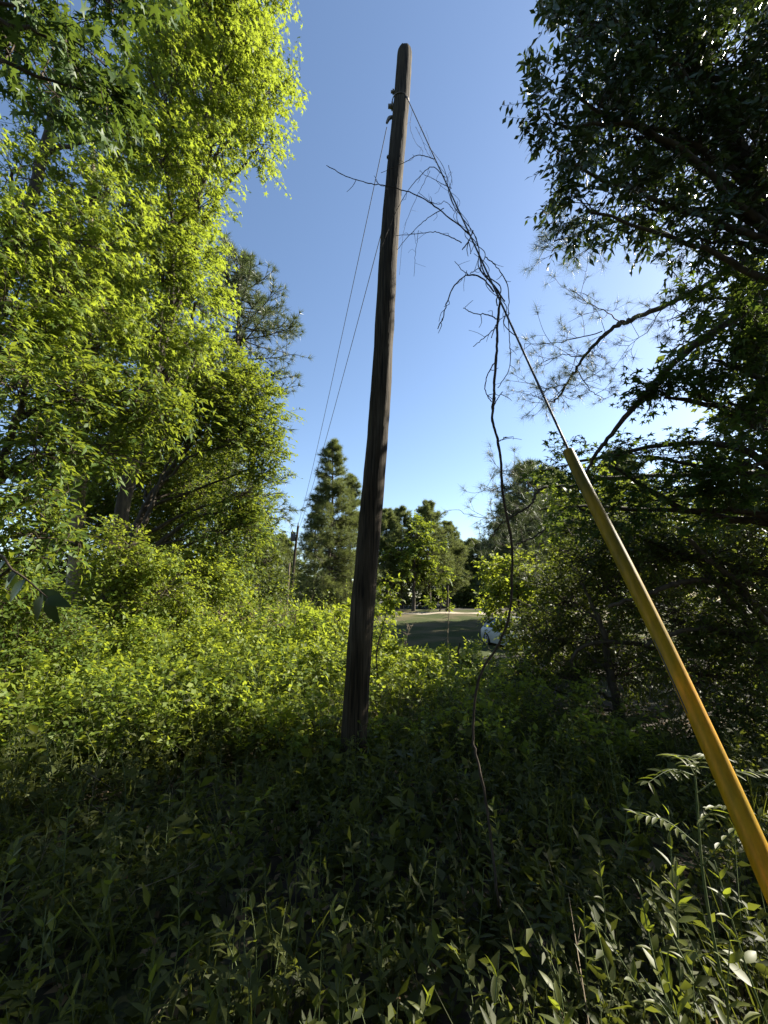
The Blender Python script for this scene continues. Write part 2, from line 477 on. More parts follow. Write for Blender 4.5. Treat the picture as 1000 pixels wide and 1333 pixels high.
W2 = c2 + np.array([-.05, radius(s2) + .08, -.05])

# guy wire: attached high on the pole, anchored in the ground beside the camera
sg = pole_s(133)
GA = pole_pt(sg) - LEFT * radius(sg) * .7 - np.array([0, radius(sg) * .7, 0])
GT = at(743, 592, 1.74)
gdir = norm(GT - GA)
GG = GA + gdir * ((gz(.8, .4) - GA[2]) / gdir[2])         # anchor on the ground
guy = thing('guy_wire', 'taut steel guy wire running from pole top to the ground anchor', 'guy wire', GG)
acc = Acc(); n = 240
gp = GA + (GG - GA) * np.linspace(0, 1, n)[:, None]
tube(acc, gp, .0055, 6); acc.obj('strand', M['cable'], guy)
acc = Acc(); tube(acc, [GA + gdir * -.02, GA + gdir * .16], .010, 8)
cc = pole_pt(sg); ring = [cc + (radius(sg) + .006) * (math.cos(t) * norm(LEFT) + math.sin(t) * np.cross(ax, norm(LEFT))) for t in np.linspace(0, 2 * math.pi, 26)]
tube(acc, ring, .007, 6); acc.obj('clamp', M['steel'], guy)
acc = Acc(); tube(acc, [GG - gdir * .12, GG + gdir * .5], .010, 8); acc.obj('anchor_rod', M['steel'], guy)
def guard_mat():
    m, nt, out = new_mat('yellow_guard_plastic')
    tc = nt.nodes.new('ShaderNodeTexCoord')
    z = nt.nodes.new('ShaderNodeTexNoise'); z.inputs['Scale'].default_value = 14; z.inputs['Detail'].default_value = 9; z.inputs['Roughness'].default_value = .65
    mp = nt.nodes.new('ShaderNodeMapping'); mp.inputs['Scale'].default_value = (1, .6, .16)
    nt.links.new(tc.outputs['Object'], mp.inputs[0]); nt.links.new(mp.outputs[0], z.inputs[0])
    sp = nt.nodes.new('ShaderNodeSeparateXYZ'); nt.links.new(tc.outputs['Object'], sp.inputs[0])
    mr = nt.nodes.new('ShaderNodeMapRange'); mr.inputs[1].default_value = .7; mr.inputs[2].default_value = 2.3  # height ramp: shade painted into the upper sleeve, sunlight into the lower end
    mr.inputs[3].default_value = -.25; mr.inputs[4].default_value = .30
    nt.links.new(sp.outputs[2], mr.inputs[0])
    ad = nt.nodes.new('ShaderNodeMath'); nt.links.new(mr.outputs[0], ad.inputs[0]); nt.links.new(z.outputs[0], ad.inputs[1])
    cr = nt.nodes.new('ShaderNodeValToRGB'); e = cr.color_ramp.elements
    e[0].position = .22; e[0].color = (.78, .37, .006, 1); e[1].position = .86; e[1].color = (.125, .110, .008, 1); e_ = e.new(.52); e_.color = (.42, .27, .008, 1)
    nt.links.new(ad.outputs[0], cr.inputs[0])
    p = nt.nodes.new('ShaderNodeBsdfPrincipled'); p.inputs['Roughness'].default_value = .5; p.inputs['Specular IOR Level'].default_value = .3
    bm = nt.nodes.new('ShaderNodeBump'); bm.inputs['Strength'].default_value = .35; bm.inputs['Distance'].default_value = .004
    nt.links.new(z.outputs[0], bm.inputs['Height']); nt.links.new(bm.outputs[0], p.inputs['Normal'])
    f2 = nt.nodes.new('ShaderNodeTexNoise'); f2.inputs['Scale'].default_value = 70; f2.inputs['Detail'].default_value = 8; f2.inputs['Roughness'].default_value = .7
    mp2 = nt.nodes.new('ShaderNodeMapping'); mp2.inputs['Scale'].default_value = (1, .5, .12); nt.links.new(tc.outputs['Object'], mp2.inputs[0]); nt.links.new(mp2.outputs[0], f2.inputs[0])
    c2_ = nt.nodes.new('ShaderNodeValToRGB'); c2_.color_ramp.elements[0].position = .36; c2_.color_ramp.elements[0].color = (.38, .36, .33, 1); c2_.color_ramp.elements[1].position = .56
    nt.links.new(f2.outputs[0], c2_.inputs[0])
    ml = nt.nodes.new('ShaderNodeMix'); ml.data_type = 'RGBA'; ml.blend_type = 'MULTIPLY'; ml.inputs[0].default_value = .45
    nt.links.new(cr.outputs[0], ml.inputs[6]); nt.links.new(c2_.outputs[0], ml.inputs[7])
    nt.links.new(ml.outputs[2], p.inputs['Base Color'])
    t = nt.nodes.new('ShaderNodeBsdfTranslucent'); nt.links.new(ml.outputs[2], t.inputs[0])
    s = nt.nodes.new('ShaderNodeMixShader'); s.inputs[0].default_value = .30
    nt.links.new(p.outputs[0], s.inputs[1]); nt.links.new(t.outputs[0], s.inputs[2]); nt.links.new(s.outputs[0], out.inputs[0])
    return m
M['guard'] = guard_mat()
guard = thing('guy_guard', 'long yellow plastic guard sleeve bowed around the lower guy wire', 'guy guard', GG)
tt = np.linspace(0, 1, 60)
gl = float(np.linalg.norm(GT - GG))
side = norm(np.cross(gdir, np.array([0, 1.0, 0]))); side = side if side[0] > 0 else -side
gpts = GG + gdir * -.02 + (GT - GG) * tt[:, None] + side * (.024 * np.sin(math.pi * np.clip((tt - .2) / .8, 0, 1)) ** 1.5)[:, None] - side * .004
acc = Acc()
a = np.linspace(.16, 2 * math.pi - .02, 30) + .30          # a split round sleeve with wall thickness
U0 = side; W0 = np.cross(gdir, U0); rows = []
for i, p in enumerate(gpts):
    ro = .0272 - .0042 * i / 60 + .0006 * math.sin(i * .3); ri = ro - .003
    rows.append(np.vstack([p + ro * (np.cos(a)[:, None] * U0 + np.sin(a)[:, None] * W0), (p + ri * (np.cos(a)[:, None] * U0 + np.sin(a)[:, None] * W0))[::-1]]))
k = len(rows[0]); V = np.concatenate(rows)
i, j = np.meshgrid(np.arange(len(gpts) - 1), np.arange(k), indexing='ij')
q = i * k + j; b = i * k + (j + 1) % k
acc.add(V, np.stack([q, b, b + k, q + k], -1).reshape(-1, 4))
h = len(a)
for row in (rows[0], rows[-1]):
    acc.add(row, [(x, x + 1, 2 * h - 2 - x, 2 * h - 1 - x) for x in range(h - 1)])
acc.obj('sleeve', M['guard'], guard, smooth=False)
for o in guard.children:
    o.data.polygons.foreach_set('use_smooth', np.ones(len(o.data.polygons), bool))

# far pole across the brush
FB = at_y(377, 772, 40); FB[2] = gz(FB[0], FB[1]); FT = at_y(388, 684, 40)
far = thing('utility_pole', 'distant thin dark utility pole with a transformer can among pines', 'utility pole', FB)
acc = Acc(); fax = norm(FT - FB); FL = float(np.linalg.norm(FT - FB))
pole_shaft(acc, FB, fax, FL, .16, .11, 14, 20, 5, .5, False); acc.obj('shaft', M['wood'], far, True)
acc = Acc(); tp = FB + fax * (FL - 1.1) + np.array([-.36, 0, 0])
tube(acc, [tp - [0, 0, .45], tp - [0, 0, .42], tp + [0, 0, .40], tp + [0, 0, .46]], [.20, .24, .24, .14], 14)
tube(acc, [tp + [0, 0, .1], tp + [.34, 0, .1]], .05, 6)
tr = acc.obj('transformer', M['cable'], far)
acc = Acc(); tube(acc, [tp + [-.08, 0, .44], tp + [-.08, 0, .56], tp + [-.08, 0, .62], tp + [-.08, 0, .72]], [.05, .07, .04, .03], 8)
acc.obj('bushing', M['porcelain'], tr)
acc = Acc(); tube(acc, [FT - fax * .05, FT + fax * .12, FT + fax * .2, FT + fax * .3], [.03, .06, .05, .02], 8); acc.obj('insulator', M['porcelain'], far)
p0 = at_y(374, 772, 34); p0[2] = gz(p0[0], p0[1]); p1 = at_y(377, 733, 34)
acc = Acc(); tube(acc, np.linspace(p0 - [0, 0, .4], p1, 12), np.linspace(.085, .07, 12), 10, .03, 3)
tag(acc.obj('wooden_post', M['bark_pale'], None, True), 'short pale grey post standing beside the distant utility pole', 'post')
for A, B, sag, lab in ((W1, FT + fax * .15, .55, 'upper thin overhead wire strung from leaning pole to distant pole'),
                       (W2, FT - fax * .6, .55, 'lower thin overhead wire strung from leaning pole to distant pole')):
    t = np.linspace(0, 1, 120)[:, None]
    pts = A + (B - A) * t - np.array([0, 0, 1.0]) * (4 * sag * t * (1 - t))
    acc = Acc(); tube(acc, pts, .0055 + .010 * t[:, 0], 5)
    tag(acc.obj('overhead_wire', M['cable']), lab, 'wire', 'wires to the distant pole')

# ------------------------------------------------------------------ dead vine hanging on the guy wire
def guy_d(v):                                              # depth of the guy wire at an image row
    lo, hi = 0.0, 1.0
    for _ in range(40):
        m = (lo + hi) / 2; p = GA + (GG - GA) * m - EYE
        dep = p[1] * CP + p[2] * SP; up = -p[1] * SP + p[2] * CP
        if CY - FPX * up / dep < v: lo = m
        else: hi = m
    return dep
vroot = at(650, 1150, guy_d(390)); vroot[2] = gz(vroot[0], vroot[1])
vine = thing('dead_vine', 'bare dry vine twisted round the guy wire and hanging to the weeds', 'vine', vroot)
YV = at(652, 385, guy_d(385))[1]
hang = [(652, 385), (648, 420), (647, 450), (644, 490), (643, 515), (641, 545), (647, 570), (652, 600), (655, 645), (665, 699), (667, 735), (664, 795), (650, 837), (629, 870), (619, 906), (616, 960), (620, 984), (632, 1040), (640, 1100), (650, 1180)]
pts = [at_y(u, v, YV - .12 * math.sin(i * .35)) for i, (u, v) in enumerate(hang)]
pts.append(vroot - [0, 0, .05])
rng = R(11)
pp = smooth_path(pts, 130) + rng.normal(size=(130, 3)) * .0012
acc = Acc(); tube(acc, pp, np.interp(np.linspace(0, 1, 130), [0, .08, .5, 1], [.0065, .0075, .0068, .006]), 7, .12, 2)
acc.obj('stem', M['twig_grey'], vine, True)
def twig(pl, r0, r1, d0=None, d1=None, jit=.0028, n=None, seed=0, sub=True):
    d0 = guy_d(pl[0][1]) if d0 is None else d0; d1 = d0 if d1 is None else d1
    q = [at(u, v, d0 + (d1 - d0) * i / (len(pl) - 1)) for i, (u, v) in enumerate(pl)]
    n = n or len(pl) * 6; rng = R(seed + 100)
    w = smooth_path(q, n); w[1:-1] += rng.normal(size=(n - 2, 3)) * jit * .6
    a = Acc(); tube(a, w, np.linspace(r0, r1, n), 5, .1, seed)
    if sub:                                                # short side twigs
        for _ in range(max(2, len(pl) - 1)):
            i = rng.integers(3, n - 2); dd = norm(w[i] - w[i - 2]) * .6 + norm(rng.normal(size=3)) * .8
            e = w[i] + norm(dd) * rng.uniform(.03, .11)
            tube(a, smooth_path([w[i], (w[i] + e) / 2 + rng.normal(size=3) * .01, e], 5), np.linspace(r1 * .9, r1 * .5, 5), 4)
    a.obj('twig', M['twig_grey'], vine, True)
along = [(v, u) for u, v in ()]
def guy_uv(v):
    d = guy_d(v)
    lo, hi = 0.0, 1.0
    for _ in range(40):
        m = (lo + hi) / 2; p = GA + (GG - GA) * m - EYE
        dep = p[1] * CP + p[2] * SP; up = -p[1] * SP + p[2] * CP
        if CY - FPX * up / dep < v: lo = m
        else: hi = m
    return CX + FPX * p[0] / dep
for k, (v0, v1, amp, r0, r1) in enumerate(((196, 392, 5, .0030, .0075), (262, 395, 6, .0030, .0065), (300, 398, 8, .0035, .0060), (330, 440, 7, .003, .004), (170, 300, 4, .0018, .003), (225, 330, 9, .002, .003))):
    vv = np.linspace(v0, v1, 12); ph = k * 1.9
    pl = [(guy_uv(v) + amp * math.sin(i * 1.25 + ph) - (2 if k % 2 else -1), v) for i, v in enumerate(vv)]
    q = [at(u, v, guy_d(v) + .03 * math.cos(i * 1.25 + ph)) for i, (u, v) in enumerate(pl)]
    a = Acc(); w = smooth_path(q, 70); tube(a, w, np.linspace(r0, r1, 70) * .62, 6, .1, k); a.obj('stem', M['twig_grey'], vine, True)
for k, (pl, r0, r1, dd) in enumerate((
    ([(611, 304), (572, 273), (545, 255), (522, 247), (499, 241), (478, 238), (450, 229), (425, 215)], .0048, .0028, .15),
    ([(601, 316), (583, 307), (565, 302), (545, 304), (515, 307)], .0036, .002, .3),
    ([(580, 231), (562, 217), (542, 235), (525, 258), (509, 291), (494, 330)], .0038, .002, -.1),
    ([(578, 271), (558, 283), (535, 304), (517, 325)], .0036, .002, .2),
    ([(566, 207), (545, 202), (525, 212), (496, 225)], .0042, .0022, .1),
    ([(643, 380), (628, 362), (610, 358), (593, 370), (583, 391), (577, 413), (570, 428)], .0050, .0028, -.1),
    ([(648, 416), (636, 410), (618, 408), (603, 401)], .0036, .0022, .0),
    ([(648, 424), (632, 438), (616, 451)], .0032, .002, .05),
    ([(631, 334), (646, 347), (661, 373), (662, 416), (664, 449), (663, 480), (648, 505)], .0034, .0026, -.1),
    ([(645, 470), (634, 490), (632, 510), (640, 523)], .0030, .0025, .0),
    ([(610, 358), (600, 350), (592, 340)], .0026, .0018, .0),
    ([(612, 356), (622, 350), (630, 344)], .0028, .002, .0),
    ([(545, 300), (541, 330), (539, 360)], .0018, .0012, .0),
    ([(560, 222), (540, 262), (526, 300), (520, 358)], .0022, .0012, .1),
    ([(537, 142), (534, 165), (541, 185), (550, 196), (548, 210)], .0022, .0016, -.05),
    ([(541, 165), (549, 180), (555, 196), (562, 206)], .0020, .0016, -.05),
    ([(588, 245), (577, 240), (563, 232), (553, 228)], .0028, .0018, .1),
    ([(592, 275), (580, 262), (572, 266), (560, 262), (545, 250)], .0026, .0016, .1),
    ([(584, 215), (588, 232), (586, 250), (595, 280)], .0024, .002, -.05),
    ([(616, 300), (611, 313), (602, 325)], .0050, .0040, .0),
    ([(640, 440), (645, 425), (652, 415), (664, 408)], .0026, .0018, -.05),
    ([(641, 540), (646, 522), (655, 510)], .0028, .0018, -.02),
    ([(649, 575), (656, 570), (661, 569)], .0026, .0018, -.02))):
    twig(pl, r0, r1, None, guy_d(pl[0][1]) + dd, seed=k)

# ------------------------------------------------------------------ trees
def lobes_px(L):
    """(u, v, depth, half width px, half height px[, depth half size m]) -> centre and radii in metres"""
    out = []
    for l in L:
        u, v, d, ru, rv = l[:5]; c = at(u, v, d); m = d / FPX
        rd = l[5] if len(l) > 5 else (ru + rv) / 2 * m
        out.append((c, np.array([ru * m, rd, rv * m])))
    return out
def broadleaf(name, label, base, trunk, r0, lobes, shape, size, leafm, barkm='bark', seed=0, lai=2.2, nl=9, tw=.5, droop=.25,
              limbs=True, group=None, cat='tree', twig_r=.004, extra_limbs=(), flat=.6, tint=0.0, shell=.5, petiole=0.0, limb_r=.5, twigm='twig', face=0.0):
    rng = R(seed)
    b = np.array([base[0], base[1], float(gz(base[0], base[1]))])
    t = thing(name, label, cat, b, group)
    path = [b - [0, 0, .15]] + [np.array(p, float) for p in trunk]
    n = 10 + 5 * len(path)
    tp = smooth_path(path, n) + np.concatenate([np.zeros((1, 3)), rng.normal(size=(n - 1, 3)) * r0 * .12])
    tr = np.linspace(1, .32, n) * r0; tr[0] *= 1.35; tr[1] *= 1.15
    acc = Acc(); tube(acc, tp, tr, 12, .05, seed); acc.obj('trunk', M[barkm], t, True)
    for pl, a0, a1 in extra_limbs:
        acc = Acc(); w = smooth_path(pl, 6 * len(pl)); w[1:-1] += rng.normal(size=(len(w) - 2, 3)) * a0 * .15
        tube(acc, w, np.linspace(a0, a1, len(w)), 8, .07, seed)
        acc.obj('limb', M[barkm], t, True)
    la, ta = Acc(), Acc()
    for k, (c, rad) in enumerate(lobes):
        hd = np.linalg.norm(tp[:, :2] - c[:2], axis=1)
        i = int(np.argmin(np.abs(tp[:, 2] - (c[2] - .45 * hd)) + .15 * hd)); i = min(max(i, 2), n - 1)
        A = tp[i]; d = c - A; ln = np.linalg.norm(d)
        e = A + d * max(0, 1 - .25 * rad.mean() / max(ln, .01))
        if limbs and ln > .3:
            mid = (A + e) / 2 + np.array([0, 0, .10 * ln]) + rng.normal(size=3) * .07 * ln
            w = smooth_path([A, A * .7 + mid * .3 + rng.normal(size=3) * .03, mid, e], 18); w[1:] += rng.normal(size=(17, 3)) * .012
            acc = Acc(); q0 = min(tr[i] * .75, r0 * limb_r)
            tube(acc, w, np.linspace(q0, max(.007, q0 * .25), 18), 7, .06, seed + k); acc.obj('limb', M[barkm], t, True)
        lobe_foliage(rng, la, ta, c, rad, e - d / (ln + 1e-6) * rad.mean() * .4, shape, size, lai, nl, tw, droop, twig_r=twig_r, flat=flat, tint_bias=tint, shell=shell, petiole=petiole, face=face)
    cr = la.obj('crown', M[leafm], t); cr['kind'] = 'stuff'
    tw_ = ta.obj('twigs', M[twigm], cr); tw_['kind'] = 'stuff'
    return t
PX = lambda L: lobes_px(L)

# left: the big sunlit sweetgum that leans over the clearing
broadleaf('sweetgum_tree', 'tall sunlit sweetgum with yellow green star leaves leaning over the brush', (-6.4, 9.6),
    [(-6.3, 9.6, 2.0), (-6.0, 9.4, 4.5), (-5.4, 9.0, 7.5), (-4.7, 8.3, 10.5), (-4.1, 7.4, 13.5)], .20,
    PX([(335, 40, 8.6, 62, 55), (350, 115, 8.6, 48, 48), (342, 185, 8.6, 42, 36), (275, 10, 8.1, 70, 55), (285, 95, 8.0, 65, 58), (280, 175, 8.0, 58, 50), (210, 40, 7.4, 65, 60), (215, 120, 7.4, 62, 55), (215, 200, 7.5, 60, 50),
        (262, 250, 8.0, 45, 42), (262, 315, 8.2, 38, 42), (215, 275, 7.6, 55, 45), (215, 345, 7.7, 60, 45), (258, 385, 8.3, 38, 42), (262, 450, 8.5, 38, 38), (205, 420, 7.8, 58, 45), (215, 478, 8.2, 50, 30), (320, -50, 8.4, 80, 45), (230, -50, 7.8, 90, 50)]),
    'STAR', .125, 'gum', seed=21, lai=3.3, nl=8, tw=.45, droop=.45, flat=.35, petiole=.03, face=.7)
broadleaf('sweetgum_tree', 'sunlit sweetgum with sky gaps between its limbs above the young oak', (-7.2, 6.0),
    [(-7.1, 6.0, 2.0), (-6.8, 5.9, 4.0), (-6.2, 5.7, 6.0), (-5.6, 5.4, 8.0), (-5.2, 5.0, 10.0)], .17,
    PX([(150, 175, 6.7, 45, 42), (155, 245, 6.7, 48, 42), (150, 320, 6.7, 55, 48), (145, 395, 6.7, 60, 45), (140, 450, 6.9, 60, 38), (95, 300, 6.2, 45, 42), (85, 370, 6.1, 55, 48), (70, 440, 6.0, 60, 42), (30, 300, 5.6, 45, 55), (15, 215, 5.7, 35, 48), (20, 390, 5.5, 50, 50),
        (10, 450, 5.4, 50, 40), (-40, 300, 5.4, 50, 90), (120, 110, 6.8, 60, 50), (40, 140, 6.6, 40, 35)]),
    'STAR', .12, 'gum', seed=26, lai=3.2, nl=8, tw=.42, droop=.45, flat=.35, petiole=.03, face=.7)
# left: the near star-leaved sapling whose top hangs into the corner, in shade
broadleaf('sweetgum_sapling', 'shaded near sweetgum with large drooping star leaves above the brush', (-3.9, 1.6),
    [(-3.8, 1.7, 2.0), (-3.3, 1.9, 4.0), (-2.9, 2.1, 5.6), (-2.7, 2.2, 6.6)], .07,
    PX([(110, 60, 3.3, 60, 65), (60, 20, 3.1, 60, 50), (140, 130, 3.4, 40, 50), (20, 90, 3.6, 45, 50), (160, 10, 3.5, 60, 35), (60, 110, 4.2, 60, 50), (-40, 40, 3.2, 60, 80), (150, -60, 3.6, 90, 60)]),
    'STAR', .13, 'gum_shaded', seed=22, lai=2.6, nl=7, tw=.32, droop=.6, flat=.3, petiole=.03)
# left: small-leaved tree at the edge
broadleaf('oak_tree', 'leafy young oak with long narrow leaves at left clearing edge', (-5.7, 5.3),
    [(-5.6, 5.3, 1.2), (-5.3, 5.3, 2.4), (-5.0, 5.2, 3.6), (-4.8, 5.1, 4.6)], .09,
    PX([(30, 500, 5.3, 70, 45), (110, 510, 5.6, 70, 45), (180, 520, 6.1, 60, 45), (225, 545, 6.6, 50, 35), (60, 580, 5.2, 70, 40), (30, 650, 4.9, 60, 45), (60, 700, 4.8, 45, 40), (150, 580, 6.0, 50, 35), (0, 740, 4.7, 50, 40), (-60, 600, 5, 70, 90)]),
    'ELL', .125, 'oak', seed=23, lai=2.4, nl=9, tw=.42, droop=.3, face=.4)
# old ivy-clad trunk
iv = at_y(103, 800, 9.6)
broadleaf('ivy_clad_tree', 'old pale trunk wrapped in ivy behind the left shrubs', (iv[0], 9.6),
    [tuple(at_y(100, 720, 9.6)), tuple(at_y(105, 600, 9.6)), tuple(at_y(112, 480, 9.8)), tuple(at_y(118, 330, 10.0)), tuple(at_y(120, 180, 10.2))], .17,
    PX([(98, 700, 9.2, 22, 35), (108, 620, 9.2, 22, 40), (90, 560, 9.4, 70, 50), (110, 440, 10.5, 90, 60), (60, 330, 10.5, 90, 60), (150, 350, 11, 90, 60), (110, 250, 10.5, 60, 40)]),
    'OVAL', .12, 'oak', 'bark_pale', seed=24, lai=1.5, nl=8, tw=.4, face=.3)
# left: rounded small-leaved tree with several dark limbs
tb = at_y(178, 760, 10.6)
lim = lambda P_, y: [at_y(u, v, y + .12 * i) for i, (u, v) in enumerate(P_)]
broadleaf('water_oak_tree', 'rounded small-leaved tree with several dark leaning limbs beside the clearing', (tb[0], 10.6),
    [tuple(at_y(173, 715, 10.6)), tuple(at_y(181, 677, 10.7)), tuple(at_y(202, 639, 10.8)), tuple(at_y(230, 600, 11.0)), tuple(at_y(265, 555, 11.2))], .13,
    PX([(305, 520, 11.2, 55, 35), (345, 545, 11.4, 32, 40), (350, 600, 11.4, 25, 40), (320, 570, 11, 50, 45), (325, 640, 11.2, 42, 40), (300, 690, 10.8, 45, 42), (285, 735, 10.4, 40, 32), (335, 690, 11.3, 22, 32), (210, 640, 12.8, 60, 50), (150, 620, 13, 60, 60), (120, 680, 13, 60, 50),
        (255, 570, 11.8, 60, 50), (240, 520, 11.6, 70, 40), (270, 640, 12.4, 60, 50), (200, 560, 12.2, 60, 50), (230, 700, 12.6, 60, 40), (275, 480, 11.8, 60, 35), (330, 500, 11.6, 35, 25)]),
    'RHOMB', .115, 'oak', seed=25, lai=3.1, nl=10, tw=.55, shell=.6, face=.4,
    extra_limbs=[(lim([(193, 720), (218, 698), (252, 675), (294, 664)], 10.5), .075, .025), (lim([(160, 715), (155, 685), (168, 652), (185, 597)], 10.5), .06, .022), (lim([(176, 705), (195, 665), (215, 610), (240, 570)], 10.4), .07, .025)])
# left shrubs under the trees
for k, (L, lab, sd, sz, lm) in enumerate((
    ([(150, 710, 8.4, 45, 32), (185, 740, 8.4, 55, 40), (220, 770, 8.2, 50, 40), (140, 765, 8.2, 50, 40), (160, 800, 7.8, 60, 30)], 'bright mounded shrub under the ivy-clad trunk', 31, .085, 'brush'),
    ([(270, 770, 9.6, 45, 35), (300, 760, 10, 30, 30), (250, 740, 10, 40, 30)], 'low bright shrub beneath the rounded tree', 32, .085, 'brush'),
    ([(40, 790, 5.6, 60, 40), (0, 770, 5.2, 50, 50), (80, 830, 6, 55, 35), (20, 840, 5.4, 50, 35)], 'leafy shrub below the narrow-leaved oak', 33, .09, 'oak'),
    ([(330, 760, 14, 30, 30), (360, 770, 15, 30, 28), (345, 730, 16, 28, 30)], 'dark shrub thicket behind the dry brush mound', 34, .12, 'shade_shrub'))):
    LP = PX(L); cx = float(np.mean([c[0] for c, _ in LP])); cyy = float(np.mean([c[1] for c, _ in LP])) + .2; zt = float(max(c[2] for c, _ in LP))
    broadleaf('shrub', lab, (cx, cyy), [(cx, cyy, .4), (cx + .1, cyy, zt * .8)], .04, LP, 'OVAL' if lm != 'oak' else 'ELL', sz, lm, seed=sd, lai=2.6, face=.3, nl=8, tw=.35, cat='shrub', twig_r=.003)
# backing wood at left
broadleaf('sweetgum_tree', 'sunlit sweetgum seen through gaps of the leaning sweetgum', (-8.2, 12.5), [(-8.1, 12.5, 4), (-7.6, 12.3, 8), (-7.0, 12, 12)], .2,
    PX([(300, 60, 11.5, 60, 60), (230, 40, 11.5, 70, 60), (290, 150, 11.5, 55, 50), (220, 130, 11.5, 70, 60), (230, 220, 11.5, 60, 55), (160, 180, 11.5, 60, 60), (240, 310, 11.5, 45, 45), (170, 280, 11.5, 60, 50), (240, 390, 11.5, 45, 45), (170, 370, 11.5, 60, 50), (110, 330, 11.5, 60, 60), (200, 450, 11.5, 70, 40), (110, 440, 11.5, 80, 50), (40, 350, 11.5, 60, 60)]),
    'RHOMB', .15, 'gum', seed=27, lai=2.0, nl=9, tw=.6, droop=.4, flat=.4, face=.5)
for k, (bx, by, L, lab) in enumerate((
    (-13.0, 15.5, [(60, 480, 16, 110, 70), (150, 560, 16, 90, 70), (60, 620, 16, 100, 70), (200, 660, 16, 80, 70), (40, 740, 15, 90, 60), (160, 740, 15, 90, 50), (120, 380, 16, 80, 50)], 'broad shaded tree standing behind the ivy-clad trunk'),
    (-7.0, 19.0, [(270, 600, 19, 60, 60), (300, 690, 19, 60, 60), (240, 500, 19, 60, 50), (330, 740, 20, 40, 40), (230, 740, 19, 60, 50)], 'shaded tree hidden behind the rounded tree'))):
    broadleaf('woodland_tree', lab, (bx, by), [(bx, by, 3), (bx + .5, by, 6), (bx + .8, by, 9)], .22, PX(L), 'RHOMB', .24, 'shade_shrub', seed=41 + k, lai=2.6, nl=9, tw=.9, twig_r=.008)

# right: dark glossy-leaved oak overhead
broadleaf('laurel_oak_tree', 'dark glossy laurel oak overhanging the guy wire', (4.6, 3.6),
    [(4.5, 3.6, 2.0), (4.3, 3.6, 4.0), (4.0, 3.6, 6.0), (3.6, 3.6, 8.0), (3.4, 3.5, 9.5)], .19,
    PX([(745, 40, 4.3, 42, 45), (725, 110, 4.2, 32, 35), (715, 160, 4.2, 28, 22), (735, 210, 4.3, 35, 35), (760, 270, 4.3, 45, 35), (770, 130, 4.4, 45, 60), (800, 40, 4.5, 60, 60), (820, 170, 4.5, 60, 60), (835, 270, 4.5, 55, 45),
        (880, 70, 4.5, 70, 70), (890, 200, 4.5, 65, 65), (900, 310, 4.4, 45, 35), (960, 60, 4.4, 70, 80), (965, 190, 4.4, 65, 70), (975, 290, 4.3, 50, 45), (850, -60, 4.6, 110, 60), (980, -70, 4.6, 110, 70), (1060, 100, 4.4, 60, 110), (1070, 260, 4.4, 60, 70), (750, -40, 4.5, 50, 40)]),
    'ELL', .105, 'laurel', seed=51, lai=3.1, nl=9, tw=.34, droop=.45, flat=.35, twig_r=.003, limb_r=.26)
# right: sweetgum with layered star-leaf sprays
broadleaf('sweetgum_tree', 'shaded sweetgum with layered star leaf sprays beside the yellow guard', (5.6, 4.6),
    [(5.5, 4.6, 1.5), (5.3, 4.7, 3.0), (5.1, 4.8, 4.5), (4.9, 4.8, 6.2)], .15,
    PX([(970, 395, 4.6, 50, 40), (920, 465, 4.9, 50, 24), (880, 490, 5.0, 38, 20), (975, 470, 4.7, 45, 35), (970, 540, 4.7, 55, 25), (900, 595, 5.0, 70, 24), (960, 600, 4.7, 60, 35), (830, 590, 5.3, 55, 22), (780, 600, 5.6, 40, 28), (735, 600, 5.8, 28, 30),
        (860, 640, 5.2, 70, 32), (790, 660, 5.6, 50, 32), (745, 660, 5.9, 30, 28), (940, 660, 4.9, 70, 40), (1040, 450, 4.7, 50, 60), (1050, 580, 4.7, 60, 60), (860, 515, 5.0, 22, 14), (945, 430, 4.9, 40, 26), (1000, 430, 4.6, 40, 40), (940, 520, 5.0, 45, 18), (1000, 540, 4.6, 40, 35), (985, 350, 4.6, 40, 40), (925, 380, 4.8, 28, 22)]),
    'STAR', .125, 'gum_shaded', seed=52, lai=3.2, nl=8, tw=.38, droop=.35, flat=.8, petiole=.03,
    extra_limbs=[([at(1010, 395, 5.2), at(940, 425, 5.1), at(880, 470, 5.1), at(830, 525, 5.1), at(790, 572, 5.2), at(768, 604, 5.3), at(752, 640, 5.5)], .05, .014)])
# right: low spreading shrubs with arching limbs (three individuals)
arch = lambda P_, d: [at(u, v, d) for u, v in P_]
broadleaf('spreading_shrub', 'dark tangled shrub with long arching limbs behind the yellow guard', (4.9, 5.4),
    [(4.8, 5.4, .7), (4.6, 5.4, 1.3), (4.2, 5.4, 1.9)], .09,
    PX([(850, 720, 5.9, 60, 35), (930, 720, 5.5, 60, 40), (990, 740, 5.2, 50, 45), (860, 800, 5.8, 60, 40), (940, 820, 5.4, 70, 45), (990, 860, 5.0, 50, 45), (890, 870, 5.4, 70, 40), (960, 920, 4.9, 70, 35)]),
    'ELL', .085, 'shade_shrub', seed=53, lai=2.3, nl=9, tw=.4, cat='shrub', extra_limbs=[
        (arch([(1030, 840), (984, 794), (968, 766), (936, 738), (896, 702)], 5.2), .055, .025),
        (arch([(1030, 830), (968, 772), (920, 756), (880, 760), (840, 774), (792, 790)], 5.3), .05, .02),
        (arch([(1030, 850), (932, 818), (864, 828), (840, 840)], 5.3), .04, .02)])
